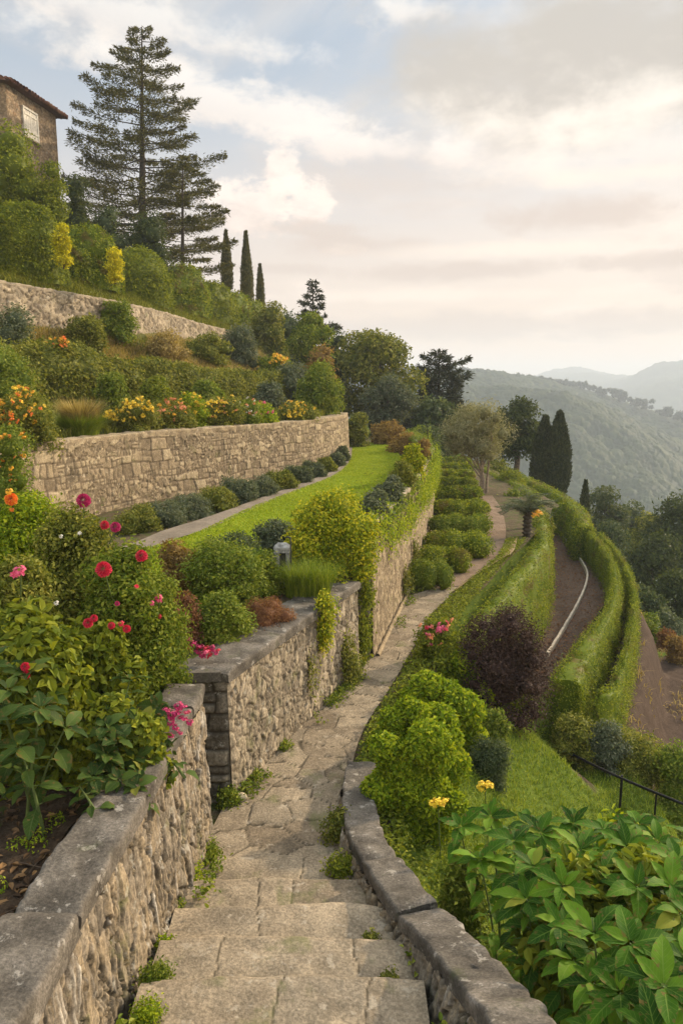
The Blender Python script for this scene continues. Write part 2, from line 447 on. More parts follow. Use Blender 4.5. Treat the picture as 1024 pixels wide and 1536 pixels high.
soil_mat('lawn_soil', (.17, .25, .010), (.23, .31, .012), (.29, .36, .018), 5.0)
soil_mat('bank', (.06, .065, .02), (.11, .11, .035), (.17, .15, .06), 2.2, leaf=(.06, .085, .018))
soil_mat('sand', (.32, .22, .12), (.42, .30, .17), (.50, .37, .22), 9.0)

# ------------------------------------------------------------------ foliage builders
def leafmesh(mb, rng, pos, out, size, asp=.5, fold=.25, jit=.7, droop=.15, up=.35, kind=4, mat=0, axis=None, ajit=.6, var=None):
    n = len(pos)
    if n == 0: return
    size = np.broadcast_to(np.asarray(size, float), (n,)) * rng.uniform(.65, 1.25, n)
    nn = nrm(out + np.array([0, 0, up]) + jit * rng.normal(size=(n, 3)))
    t = (rng.normal(size=(n, 3)) + out * .6) if axis is None else (axis + ajit * rng.normal(size=(n, 3)))
    t = t - np.array([0, 0, droop]); t = nrm(t - (t * nn).sum(1, keepdims=True) * nn)
    b = np.cross(nn, t); L = size[:, None]; W = L * asp
    vv = rng.random(n) if var is None else var
    if kind == 3:
        v = np.stack([pos - b * W * .5, pos + b * W * .5, pos + t * L], 1); k = 3; f = [[0, 1, 2]]
    elif kind == 4:
        v = np.stack([pos, pos + t * L * .5 + b * W * .5 + nn * fold * W, pos + t * L, pos + t * L * .5 - b * W * .5 + nn * fold * W], 1); k = 4; f = [[0, 1, 2], [0, 2, 3]]
    else:
        v = np.stack([pos, pos + t * L * .28 + b * W * .46 + nn * fold * W, pos + t * L * .66 + b * W * .40 + nn * (fold * W - .02 * L), pos + t * L - nn * .12 * L,
                      pos + t * L * .66 - b * W * .40 + nn * (fold * W - .02 * L), pos + t * L * .28 - b * W * .46 + nn * fold * W], 1)
        k = 6; f = [[0, 1, 2, 3], [0, 3, 4, 5]]
    f = np.asarray(f)
    ff = (np.arange(n)[:, None, None] * k + f[None]).reshape(-1, f.shape[1])
    mb.add(v.reshape(-1, 3), ff, mat, False, var=np.repeat(vv, k))

def rdir(rng, n): return nrm(rng.normal(size=(n, 3)))

def lobes_for(rng, c, rad, k, lob, flat=0.0):
    """lobe centres and radii that fill a plant's outline: a dome on a shallower underside"""
    c = np.asarray(c, float); rad = np.asarray(rad, float)
    i = np.arange(k); zz = 1 - (i + .5) / k * 1.42; th = i * 2.39996 + rng.normal(0, .35, k); q = np.sqrt(np.clip(1 - zz ** 2, 0, 1))
    d = np.stack([q * np.cos(th), q * np.sin(th), zz], 1); d = nrm(d + rng.normal(0, .10, (k, 3)))
    R = float(np.cbrt(np.prod(rad))); rr = lob * R * rng.uniform(.72, 1.22, k)
    e = rad.copy(); lo = c[2] - rad[2]; mid = c - np.array([0, 0, .12 * rad[2]])
    f = np.where(rng.random(k) < .25, rng.uniform(.2, .8, k), 1.0)[:, None]
    cc = mid + d * np.maximum(e - rr[:, None] * .92, .05 * e) * f
    cc[:, 2] += (d[:, 2] > 0) * .12 * rad[2] * d[:, 2]
    return cc, rr

def foliage(mb, rng, n, cc, rr, leaf, sq=(1, 1, 1), core=.64, rough=.16, mat=0, cmat=None, zmin=None, keep=.72, **kw):
    """leaves over the shells of many lobes; an inner mass of the same foliage closes the plant"""
    k = len(rr); w = rr ** 2; w = w / w.sum()
    li = rng.choice(k, n, p=w); d = rdir(rng, n)
    flip = (d[:, 2] < -.2) & (rng.random(n) < .6); d[flip, 2] *= -1
    q = np.asarray(sq, float)
    pos = cc[li] + d * q * (rr[li] * (1 + rough * rng.normal(size=n) - .05))[:, None]
    ok = np.ones(n, bool)
    for j in range(k):
        e = np.linalg.norm((pos - cc[j]) / q, axis=1) < rr[j] * keep
        ok &= ~(e & (li != j))
    if zmin is not None: ok &= pos[:, 2] > zmin
    leafmesh(mb, rng, pos[ok], d[ok], leaf, mat=mat, **kw)
    if core:
        V, Fa = ICO1
        for j in range(k):
            v = cc[j] + V * q * rr[j] * core * rng.uniform(.85, 1.1, (len(V), 1))
            if zmin is not None: v[:, 2] = np.maximum(v[:, 2], zmin)
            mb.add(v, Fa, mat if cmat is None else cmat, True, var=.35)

SEED = [100]
def rg():
    SEED[0] += 1; return np.random.default_rng(SEED[0])

def bush(name, label, cat, mat, cx, top, bot, hw, d, n, leaf, k=12, lob=.42, group=None, deep=.95, root=.12, parent=None, heart=.56, grow=True, **kw):
    """a leafy plant seen at pixel column cx between rows top and bot, half as wide as hw pixels, at distance d; it reaches down to the ground there"""
    rng = rg()
    a, b = at(cx, top, d), at(cx, bot, d)
    zt, zb = a[2], b[2]; x = (a[0] + b[0]) / 2
    rx = hw / F * depth(d, (zt + zb) / 2)
    if grow:
        g = surf_z(x, d)
        if g < zb: zb = max(g, zb - 1.2)
    h = zt - zb
    mb = MB()
    rad = np.array([rx, rx * deep, h * .54]); c = np.array([x, d, zb + h * .46])
    cc, rr = lobes_for(rng, c, rad, k, lob)
    # a skirt of lobes at the foot, so that the plant sits on the ground
    ks = max(4, k // 3); th = np.arange(ks) * 6.283 / ks + rng.random(); rs = lob * float(np.cbrt(np.prod(rad))) * rng.uniform(.6, .95, ks)
    sk = np.stack([x + np.cos(th) * (rx - rs).clip(.02) * .92, d + np.sin(th) * (rx * deep - rs).clip(.02) * .92, zb + rs * rng.uniform(.3, .9, ks)], 1)
    cc, rr = np.vstack([cc, sk]), np.concatenate([rr, rs])
    foliage(mb, rng, n, cc, rr, leaf, zmin=zb - root, **kw)
    V, Fa = ICO2                                                   # the closed heart of the plant, leafed over as well
    f = lambda D: np.maximum(c - np.array([0, 0, h * .05]) + D * rad * heart * (1 + .5 * (fbm(D * 1.7 + cx, 3, 5) - .5))[:, None], [-9e9, -9e9, zb - .02])
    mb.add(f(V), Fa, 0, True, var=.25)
    D = rdir(rng, n // 3); D = D[D[:, 1] < .5]; kk = dict(kw); [kk.pop(q, None) for q in ('core', 'rough', 'keep', 'sq', 'zmin')]
    leafmesh(mb, rng, f(D) + D * .02, D, leaf, **kk)
    tube(mb, [(x, d, zb - root), (x + .02, d, zb + h * .1), (x, d, zb + h * .3)], [rx * .06 + .008, rx * .05 + .006, .008], 6, 1, var=.2)
    V = np.concatenate(mb.V); kz = np.clip(h / max(np.percentile(V[:, 2], 99.4) - zb, .01), .8, 1.6); kx = np.clip(rx / max(np.percentile(np.abs(V[:, 0] - x), 98.5), .01), .75, 1.5)
    for v in mb.V:
        v[:, 2] = zb + (v[:, 2] - zb) * kz; v[:, 0] = x + (v[:, 0] - x) * kx; v[:, 1] = d + (v[:, 1] - d) * kx
    o = mb.build(name, [MATS[mat], MATS['twig']], None, (x, d, zb))
    tag(o, label, cat, group)
    return o

def sweep_hedge(name, label, cat, mat, pts, width, n, leaf, group=None, bulge=.07, sq=3.0, nsec=None, parent=None, kw2=None, flat=.0, lumps=.55):
    """clipped hedge along pts (x, y, z_base, z_top)"""
    rng = rg(); P = smoothline(pts, nsec or max(12, len(pts) * 8)); s = arcl(P[:, :2])
    t = nrm(np.gradient(P[:, :2], axis=0)); sd = np.stack([t[:, 1], -t[:, 0]], 1)
    W = np.broadcast_to(np.asarray(width, float), (len(P),)) if np.isscalar(width) else np.interp(np.linspace(0, 1, len(P)), np.linspace(0, 1, len(width)), width)
    def surf(u, a, sh):
        """u index along, a angle 0..pi over the section"""
        p = np.stack([np.interp(u, np.arange(len(P)), P[:, k]) for k in range(4)], 1)
        ss = np.stack([np.interp(u, np.arange(len(P)), sd[:, k]) for k in range(2)], 1)
        w = np.interp(u, np.arange(len(P)), W)
        ca, sa = np.cos(a), np.sin(a)
        ex = np.sign(ca) * np.abs(ca) ** (2 / sq); ez = np.abs(sa) ** (2 / sq)
        hgt = p[:, 3] - p[:, 2]
        q3 = np.stack([p[:, 0] + ss[:, 0] * ex * w / 2, p[:, 1] + ss[:, 1] * ex * w / 2, p[:, 2] + ez * hgt], 1)
        nv = nrm(np.stack([ss[:, 0] * ex, ss[:, 1] * ex, ez ** 2 * .9], 1))
        bl = (fbm(q3 / lumps, 3, 5) - .5) * 2 * bulge + (fbm(q3 / .2, 2, 6) - .5) * .09 - .10 * sms(fbm(q3 / .33, 3, 16), .56, .72) + sh
        # round the two ends
        return q3 + nv * bl[:, None], nv
    mb = MB()
    na = 14; U, A = np.meshgrid(np.linspace(0, len(P) - 1, len(P) * 2), np.linspace(0, np.pi, na), indexing='ij')
    v, _ = surf(U.ravel(), A.ravel(), -.05)
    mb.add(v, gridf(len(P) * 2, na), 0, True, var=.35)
    for e in (0, len(P) * 2 - 1):
        mb.add(v.reshape(len(P) * 2, na, 3)[e], np.arange(na)[None], 0, False, var=.35)
    seg = np.gradient(s); u = np.interp(rng.random(n) * s[-1], s, np.arange(len(P)))
    a = rng.random(n) * np.pi
    side = rng.random(n) < .45
    a = np.where(side, np.where(rng.random(n) < .5, rng.random(n) * .5, np.pi - rng.random(n) * .5), a)
    pos, nv = surf(u, a, 0.0)
    pos += nv * (rng.normal(0, .035, n) + .08 * rng.random(n) * (rng.random(n) < .12))[:, None]
    leafmesh(mb, rng, pos, nv, leaf, **(kw2 or {}))
    # leaves on the two ends
    for e, sg in ((0, -1), (len(P) - 1, 1)):
        h = P[e, 3] - P[e, 2]; m = max(120, int(n / max(s[-1], .1) * W[e] * 1.3)); th = rng.random(m) * np.pi; r = np.sqrt(rng.random(m))
        ca, sa = np.cos(th), np.sin(th)
        ex = np.sign(ca) * np.abs(ca) ** (2 / sq) * r; ez = np.abs(sa) ** (2 / sq) * r
        dirv = np.array([t[e, 0] * sg, t[e, 1] * sg, 0])
        pos = np.stack([P[e, 0] + sd[e, 0] * ex * W[e] / 2, P[e, 1] + sd[e, 1] * ex * W[e] / 2, P[e, 2] + ez * h], 1) + dirv * rng.normal(0.02, .03, m)[:, None]
        leafmesh(mb, rng, pos, np.tile(dirv, (m, 1)), leaf, **(kw2 or {}))
    o = mb.build(name, [MATS[mat]], None, tuple(P[0, :3])) if parent is None else mb.build(name, [MATS[mat]], parent)
    if parent is None: tag(o, label, cat, group)
    return o

def blades(mb, rng, pos, h, w, lean=.35, mat=0, dirv=None, curl=.35, var=None):
    """grass blades: two-segment bent strips"""
    n = len(pos); h = np.broadcast_to(h, (n,)) * rng.uniform(.55, 1.25, n); th = rng.random(n) * 2 * np.pi
    if dirv is None: dirv = np.stack([np.cos(th), np.sin(th), 0 * th], 1)
    side = nrm(np.cross(dirv, [0, 0, 1.]) + 1e-6); a = (lean * rng.uniform(.2, 1.6, n))[:, None]
    up = np.array([0, 0, 1.]); hh = h[:, None]
    m = pos + hh * .55 * (up + dirv * a * .6); e = pos + hh * (up * (1 - curl * a * .8) + dirv * a * 1.5)
    sw = side * w / 2 * rng.uniform(.7, 1.3, (n, 1))
    v = np.stack([pos - sw, pos + sw, m - sw * .8, m + sw * .8, e], 1)
    i = np.arange(n)[:, None] * 5; vv = rng.random(n) if var is None else var
    base = mb.n
    mb.add(v.reshape(-1, 3), (i + np.array([[0, 1, 3, 2]])), mat, False, var=np.repeat(vv, 5))
    mb.Fc.append((base + i + np.array([[2, 3, 4]]), mat, False))

def tuft(name, label, cat, mat, base, r, h, n, group=None, lean=.5, w=.006, headmat=None):
    rng = rg(); mb = MB()
    a = rng.random(n) * 2 * np.pi; q = np.sqrt(rng.random(n)) * r
    pos = np.stack([base[0] + np.cos(a) * q * .5, base[1] + np.sin(a) * q * .5, np.full(n, base[2] - .02)], 1)
    dv = np.stack([np.cos(a + rng.normal(0, .4, n)), np.sin(a + rng.normal(0, .4, n)), 0 * a], 1)
    blades(mb, rng, pos, h, w, lean, 0, dv)
    o = mb.build(name, [MATS[mat]] + ([MATS[headmat]] if headmat else []), None, tuple(base))
    return tag(o, label, cat, group)

def bigleaf(mb, rng, base, t, n, L, W, curl=.5, fold=.28, mat=0, nu=7, nv=5):
    """one broad leaf with a midrib fold, pointed tip and drooping blade"""
    u = np.linspace(0, 1, nu); w = np.sin(np.pi * np.clip(u, 0, 1) ** .82) ** .85 * W / 2; w[0] = W * .03; w[-1] = 0.002
    b = np.cross(n, t)
    ang = curl * u ** 1.3
    cx = np.concatenate([[0], np.cumsum(np.cos(ang[:-1]) / (nu - 1))]) * L
    cz = -np.concatenate([[0], np.cumsum(np.sin(ang[:-1]) / (nu - 1))]) * L
    vs = np.linspace(-1, 1, nv)
    wav = .05 * W * np.sin(u[:, None] * 17 + vs[None] * 2 + rng.random() * 6) * np.abs(vs)[None]
    p = base + cx[:, None, None] * t + (cz[:, None, None] + (fold * np.abs(vs) ** 1.3)[None, :, None] * w[:, None, None] + wav[:, :, None]) * n + (vs[None, :] * w[:, None])[:, :, None] * b
    mb.add(p.reshape(-1, 3), gridf(nu, nv), mat, True, var=np.full(nu * nv, rng.random()), lu=np.tile(np.abs(vs), nu), lv=np.repeat(u, nv))

def bigleaf_mat(name, c1, c2, c3, vein, rough=.42):
    m, g, b = new_mat(name); v = attr(g, 'var'); lu = attr(g, 'lu'); lv = attr(g, 'lv')
    c = g.ramp(g.m('ADD', v, g.m('MULTIPLY', g.m('SUBTRACT', g.noise(pos_co(g), 14, 4, .6), .5), .8)), [(.05, c1), (.5, c2), (.95, c3)])
    ph = g.m('FRACT', g.m('MULTIPLY', g.m('SUBTRACT', lv, g.m('MULTIPLY', lu, .22)), 8.0))
    vv = g.m('MAXIMUM', g.ss(g.m('ABSOLUTE', g.m('SUBTRACT', ph, .5)), .08, .0), g.ss(lu, .10, .03))
    c = g.mix(g.m('MULTIPLY', vv, .55), c, vein)
    sp_ = g.m('ADD', g.noise(pos_co(g), 38, 4, .6, 0, 1.0), g.m('MULTIPLY', lu, .10))
    c = g.mix(g.m('MULTIPLY', g.ss(sp_, .62, .70), .75), c, (.16, .10, .03))          # brown specks, mostly towards the margin
    c = g.mix(g.m('MULTIPLY', g.ss(v, .965, .995), .6), c, (.30, .27, .04))             # a few yellowing leaves
    g.l.new(c, b.inputs['Base Color']); b.inputs['Roughness'].default_value = rough; b.inputs['Specular IOR Level'].default_value = .10
    bump(g, b, g.m('SUBTRACT', g.m('MULTIPLY', ph, .5), vv), .35, .004)
    tr = g.n.new('ShaderNodeBsdfTranslucent'); g.l.new(g.mix(1.0, c, (1.3, 1.3, .6), 'MULTIPLY'), tr.inputs[0])
    mx = g.n.new('ShaderNodeMixShader'); mx.inputs[0].default_value = .22
    g.l.new(b.outputs[0], mx.inputs[1]); g.l.new(tr.outputs[0], mx.inputs[2]); g.l.new(mx.outputs[0], g.n['Material Output'].inputs[0])
    MATS[name] = m
bigleaf_mat('broadleaf', (.018, .060, .004), (.048, .125, .006), (.12, .225, .014), (.17, .26, .04), .6)
bigleaf_mat('dahlialeaf', (.020, .045, .008), (.04, .075, .012), (.075, .12, .022), (.11, .15, .045), .55)
plain('twig', (.09, .065, .045), .9, .1, 0, .3, 30)
plain('bark', (.13, .10, .075), .95, .1, 0, .4, 12, .6)
plain('bark_dark', (.06, .05, .038), .95, .1, 0, .4, 12, .6)
plain('bark_pale', (.24, .19, .14), .95, .1, 0, .35, 14, .6)
plain('stem', (.10, .14, .04), .7, .2, 0, .2, 20)

def pompon(r=1.0, n=110, seed=3):
    """double dahlia: cupped petals wound round a ball, unit radius"""
    rng = np.random.default_rng(seed); mb = MB()
    for i in range(n):
        f = (i + .5) / n; th = i * 2.39996; ph = np.arccos(1 - 1.62 * f)
        d = np.array([np.sin(ph) * np.cos(th), np.sin(ph) * np.sin(th), np.cos(ph)])
        e = nrm(np.cross(d, [0, 0, 1.]) + 1e-9); up = np.cross(e, d)
        L = r * (.45 + .5 * f); w = r * (.10 + .13 * f); b0 = d * r * .25
        tip = d * r * (.82 + .2 * f) * rng.uniform(.92, 1.06) - np.array([0, 0, .1 * f]) * r
        m = (b0 + tip) / 2 + up * r * .05
        cup = up * w * .35
        v = [b0, m - e * w + cup, tip - e * w * .55 + up * r * .07, tip + up * r * .03, tip + e * w * .55 + up * r * .07, m + e * w + cup]
        mb.add(v, [[0, 1, 2, 3], [0, 3, 4, 5]], 0, True, var=rng.random())
    return mb
def daisy(seed, petals=7, layers=2):
    rng = np.random.default_rng(seed); mb = MB()
    for l in range(layers):
        for i in range(petals):
            a = i * 2 * np.pi / petals + l * .4 + rng.normal(0, .1); R = 1 - .3 * l; z = .12 + .28 * l
            d = np.array([np.cos(a), np.sin(a), 0]); e = np.array([-np.sin(a), np.cos(a), 0]); up = np.array([0, 0, 1.])
            v = [up * .05, d * R * .55 + e * .3 * R + up * (z + .1), d * R + up * z * 1.5, d * R * .55 - e * .3 * R + up * (z + .1)]
            mb.add(v, [[0, 1, 2], [0, 2, 3]], 0, False, var=rng.random())
    return mb
FL = {}
def flower_mesh(kind, col):
    k = (kind, col)
    if k not in FL:
        mb = {'pompon': lambda: pompon(), 'daisy': lambda: daisy(4), 'spray': spray}[kind]()
        FL[k] = mb.mesh(col + '_' + kind, MATS[col])
    return FL[k]
def spray():
    """a rounded truss of many small blossoms, unit radius"""
    rng = np.random.default_rng(9); mb = MB()
    for i in range(38):
        c = rdir(rng, 1)[0] * rng.uniform(.35, .95); c[2] = abs(c[2]) * .8
        up = nrm(c + np.array([0, 0, .4])); e = nrm(np.cross(up, rng.normal(size=3))); f = np.cross(up, e); s = rng.uniform(.18, .30)
        for q in range(5):
            a = q * 1.2566; d = e * np.cos(a) + f * np.sin(a); g_ = -e * np.sin(a) + f * np.cos(a)
            mb.add([c, c + d * s * .6 + g_ * s * .4 + up * .05, c + d * s + up * .08, c + d * s * .6 - g_ * s * .4 + up * .05], [[0, 1, 2], [0, 2, 3]], 0, False, var=rng.random())
    return mb

def put_flower(parent, kind, col, p, r, tilt=None, name='flower'):
    rng = rg(); pl = parent_loc(parent)
    rot = (rng.uniform(.1, .7), rng.uniform(-.3, .3), rng.uniform(0, 6.28)) if tilt is None else tilt
    return child(name, flower_mesh(kind, col), parent, tuple(np.asarray(p) - pl), rot, r)

def flower_bush(name, label, cat, mat, cx, top, bot, hw, d, n, leaf, flowers, k=10, lob=.45, group=None, **kw):
    """bush whose blossoms are parts; flowers: (kind, colour, how many, radius)"""
    a = at(cx, bot, d); root = empty(name, label, cat, tuple(a), group)
    o = bush('foliage', None, None, mat, cx, top, bot, hw, d, n, leaf, k, lob, None, **kw)
    me = o.data
    o.parent = root; o.location = tuple(np.array(o.location) - a)
    rng = rg(); co = np.zeros(len(me.vertices) * 3, np.float32); me.vertices.foreach_get('co', co); co = co.reshape(-1, 3) + np.array(o.location)
    zr = co[:, 2].min(), co[:, 2].max()
    cand = co[(co[:, 2] > zr[0] + (zr[1] - zr[0]) * .45) & (co[:, 1] < np.percentile(co[:, 1], 70))]
    cand = cand[(np.abs(cand[:, 0]) < np.percentile(np.abs(co[:, 0]), 97))]
    for kind, col, m, r in flowers:
        # keep blossoms on the outside of the foliage
        pick = cand[rng.choice(len(cand), m * 6)]
        key = pick[:, 2] * .7 - pick[:, 1] * .8 + rng.normal(0, .06, len(pick))
        for p in pick[np.argsort(-key)][:m * 3][rng.permutation(m * 3)[:m]]:
            child('flower', flower_mesh(kind, col), root, tuple(p + np.array([0, -.02, .02])), (rng.uniform(.2, 1.0), rng.uniform(-.4, .4), rng.uniform(0, 6.28)), r * rng.uniform(.75, 1.25))
    return root

def tree(name, label, mat, cx, top, bot, hw, d, n, leaf, crown0=.25, k=26, lob=.34, bark='bark', tr=.18, cat='tree', group=None, cx_base=None, prof=None, limbs=7, core=.5, zdrop=0.0, deep=.9, **kw):
    """broad-leaved tree: tapered trunk with limbs, and a crown of many leaf clumps with gaps"""
    rng = rg(); a, b = at(cx, top, d), at(cx_base or cx, bot, d); zt, zb = a[2], b[2] - zdrop; h = zt - zb
    x = at(cx, (top + bot) / 2, d)[0]; rx = hw / F * depth(d, (zt + zb) / 2)
    root = empty(name, label, cat, (b[0], d, zb), group)
    z0 = zb + h * crown0
    c = np.array([x, d, (z0 + zt) / 2]); rad = np.array([rx, rx * deep, (zt - z0) / 2])
    dd = rdir(rng, k); r = rng.uniform(.35, 1.0, k) ** .6 * (1 - lob * .62); cc = c + dd * r[:, None] * rad
    if prof is not None:
        tz = np.clip((cc[:, 2] - z0) / (zt - z0), 0, 1); w = np.interp(tz, np.linspace(0, 1, len(prof)), prof)
        cc[:, 0] = x + (cc[:, 0] - x) * w * 1.15; cc[:, 1] = d + (cc[:, 1] - d) * w * 1.15
    rr = lob * float(np.cbrt(np.prod(rad))) * rng.uniform(.6, 1.2, k)
    mb = MB(); foliage(mb, rng, n, cc, rr, leaf, core=core, **kw); mb.build('crown', [MATS[mat]], root)
    tb = MB(); tp = np.array([[b[0], d, zb], [(b[0] * 2 + x) / 3 + rng.normal(0, .02) * h, d, zb + h * .3], [x, d, zb + h * .6], [x, d, zb + h * .85]])
    tube(tb, smoothline(tp, 10), np.linspace(tr, tr * .25, 10), 9, 0)
    for i in range(limbs):
        j = rng.integers(k); f = rng.uniform(.25, .6); s0 = np.array([x, d, zb + h * f]); e = cc[j]
        m = (s0 + e) / 2 + np.array([0, 0, .05 * h])
        tube(tb, smoothline([s0, m, e], 6), np.linspace(tr * .45, tr * .1, 6), 6, 0)
    tb.build('trunk', [MATS[bark]], root)
    return root

def conifer(name, label, mat, cx, top, bot, hw, d, nb, per, leaf, d0=.0, group=None, flat=.35, up=.12, cx_base=None, bark='bark_dark', tr=.2, shape=.75, zdrop=0.0, lside=None, spread=.22, irr=.25, cat='tree'):
    """conifer: straight trunk, whorled branches carrying flat sprays of needles"""
    rng = rg(); a, b = at(cx, top, d), at(cx_base or cx, bot, d); zt, zb = a[2], b[2] - zdrop; h = zt - zb
    rx = hw / F * depth(d, (zt + zb) / 2)
    root = empty(name, label, cat, (b[0], d, zb), group); mb = MB(); tb = MB()
    tx = lambda f: b[0] + (a[0] - b[0]) * f
    tube(tb, [(tx(f), d, zb + h * f) for f in np.linspace(0, 1, 9)], np.linspace(tr, .02, 9), 9, 0)
    P, O, A = [], [], []
    for i in range(nb):
        f = d0 + (1 - d0) * (i + rng.random()) / nb
        az = i * 2.39996 + rng.normal(0, .3)
        R = rx * (1 - (f - d0) / (1 - d0)) ** shape * (1 + irr * rng.normal()); R = max(R, .12 * rx)
        if lside is not None: R *= 1 + lside * (-math.cos(az))
        dv = np.array([math.cos(az), math.sin(az), 0]); s0 = np.array([tx(f), d, zb + h * f])
        m = s0 + dv * R * .5 + np.array([0, 0, -up * R * .15 + up * R * .3]); e = s0 + dv * R + np.array([0, 0, up * R])
        ln = smoothline([s0, m, e], 8); tube(tb, ln, np.linspace(tr * .22, .008, 8) * (.4 + .6 * (1 - f)), 5, 0, cap=False)
        k = max(8, int(per * (R / rx) ** 1.1)); t = rng.uniform(.22, 1.03, k) ** .75
        base = np.stack([np.interp(t, np.linspace(0, 1, 8), ln[:, q]) for q in range(3)], 1)
        sd = np.array([-dv[1], dv[0], 0]); wid = R * spread * np.sin(np.pi * np.clip(t, .05, .92)) + .04
        off = rng.normal(0, 1, k) * wid
        pos = base + sd * off[:, None] + np.array([0, 0, 1.]) * (rng.normal(0, flat * .10 * R ** .5, k) - np.abs(off) * .12)[:, None]
        P.append(pos); O.append(np.tile([0, 0, 1.], (k, 1))); A.append(nrm(dv * .9 + sd * np.sign(off)[:, None] * .7 + np.array([0, 0, .25])))
    leafmesh(mb, rng, np.vstack(P), np.vstack(O), leaf, asp=.30, axis=np.vstack(A), ajit=.35, jit=.55, droop=0, up=0, fold=.15)
    mb.build('crown', [MATS[mat]], root); tb.build('trunk', [MATS[bark]], root)
    return root

def cypress(name, label, mat, cx, top, bot, hw, d, n, leaf, group=None, prof=(.75, .95, 1, .93, .75, .45, .1), trunkh=.06, bump_=.12, core=.86):
    rng = rg(); a, b = at(cx, top, d), at(cx, bot, d); zt, zb = a[2], b[2]; h = zt - zb
    r = hw / F * depth(d, (zt + zb) / 2); x = b[0]
    root = empty(name, label, 'tree', (x, d, zb), group)
    f = rng.random(n) ** .9; th = rng.random(n) * 2 * np.pi
    pr = np.interp(f, np.linspace(0, 1, len(prof)), prof) * r
    z = zb + h * (trunkh + (1 - trunkh) * f)
    nz = 1 + bump_ * 2 * (fbm(np.stack([th * 1.3 * 1, th * 0 + 3, z / (h * .12)], 1), 3, 4) - .5) + rng.normal(0, .06, n)
    out = np.stack([np.cos(th), np.sin(th), 0 * th], 1)
    pos = np.stack([x + out[:, 0] * pr * nz, d + out[:, 1] * pr * nz, z], 1)
    mb = MB(); leafmesh(mb, rng, pos, out, leaf, asp=.4, axis=out * .35 + np.array([0, 0, 1.]), ajit=.3, droop=0, up=.1, jit=.5)
    fz = np.linspace(0, 1, 16); tt = np.linspace(0, 2 * np.pi, 13)
    Fz, Tt = np.meshgrid(fz, tt, indexing='ij'); pr = np.interp(Fz, np.linspace(0, 1, len(prof)), prof) * r * core
    v = np.stack([x + np.cos(Tt) * pr, d + np.sin(Tt) * pr, zb + h * (trunkh + (1 - trunkh) * Fz * .98)], -1)
    mb.add(v.reshape(-1, 3), gridf(16, 13), 0, True, var=.35)
    mb.build('crown', [MATS[mat]], root)
    tb = MB(); tube(tb, [(x, d, zb - .3), (x, d, zb + h * .3), (x, d, zb + h * .9)], [r * .22, r * .15, .02], 7, 0); tb.build('trunk', [MATS['bark_dark']], root)
    return root

# ------------------------------------------------------------------ lines of the place (x, y)
E_LINE = np.array([(.5, -6), (.55, 3), (.5, 5), (.75, 7), (1.25, 9.2), (2.0, 11.5), (2.7, 13.2), (3.6, 15.3), (4.5, 17.2), (5.6, 19.4), (6.3, 21.8), (6.9, 25), (6.7, 33), (6.2, 47), (5, 60)])
def xe(y): return np.interp(y, E_LINE[:, 1], E_LINE[:, 0])

O_LINE = np.array([(4.0, 3), (4.2, 10), (5.5, 12.6), (7.15, 16.2), (8.5, 22), (9.2, 27), (9.4, 33), (9.8, 42), (10, 60)])   # outside of the lower hedges
def xo(y): return np.interp(y, O_LINE[:, 1], O_LINE[:, 0])

def ground_z(x, y):
    s = x - xe(y); o = x - xo(y)
    w = np.interp(y, [9, 12], [2.4, .12])
    low = -1.9 - sms(o, -.1, .5) * 1.3
    z = np.where(s < 0, -.14, -.14 + (low + .14) * np.clip(s / w, 0, 1))
    z = z - sms(y, 17.5, 21) * np.clip(o * 1.05, 0, 7)
    far = np.maximum(0, o - 4.2); z = z - 62 * (1 - np.exp(-far / 95)) * (far > 0)
    # far end of the garden: shoulder of the hill, then the valley
    z = z + sms(y, 33, 41) * sms(-s, -1.0, 3.0) * 1.1
    fy = np.maximum(0, y - 54); z = z - 62 * (1 - np.exp(-fy / 120))
    # behind the viewer the stairs go on up
    z = np.where((s < 0) & (y < 2.0), 1.0 + 0 * z, z) * 1.0
    z = np.where((s >= 0) & (y < 4), z + 1.0 * sms(y, 4, 0) * np.exp(-np.maximum(s, 0) / 3), z)
    lump = (fbm(np.stack([x / 3.1, y / 3.1], 1), 4, 3) - .5) * .22 * np.clip(s, 0, 1.5) * np.where((s > .3) & (s < 5) & (y > 12), .3, 1)
    clod = (fbm(np.stack([x / .55, y / .55], 1), 4, 31) - .5) * .30 * sms(o, .1, .6) * (1 - sms(o, 5, 8)) * sms(y, 9, 11) * (1 - sms(y, 18, 20))
    return np.maximum(z, -64) + lump + clod

def axis(dense0, dense1, step, end0, end1, g=1.13):
    a = list(np.arange(dense0, dense1 + 1e-6, step)); v, st = a[-1], step
    while v < end1: st *= g; v += st; a.append(min(v, end1))
    v, st = a[0], step; lo = []
    while v > end0: st *= g; v -= st; lo.append(max(v, end0))
    return np.array(lo[::-1] + a)

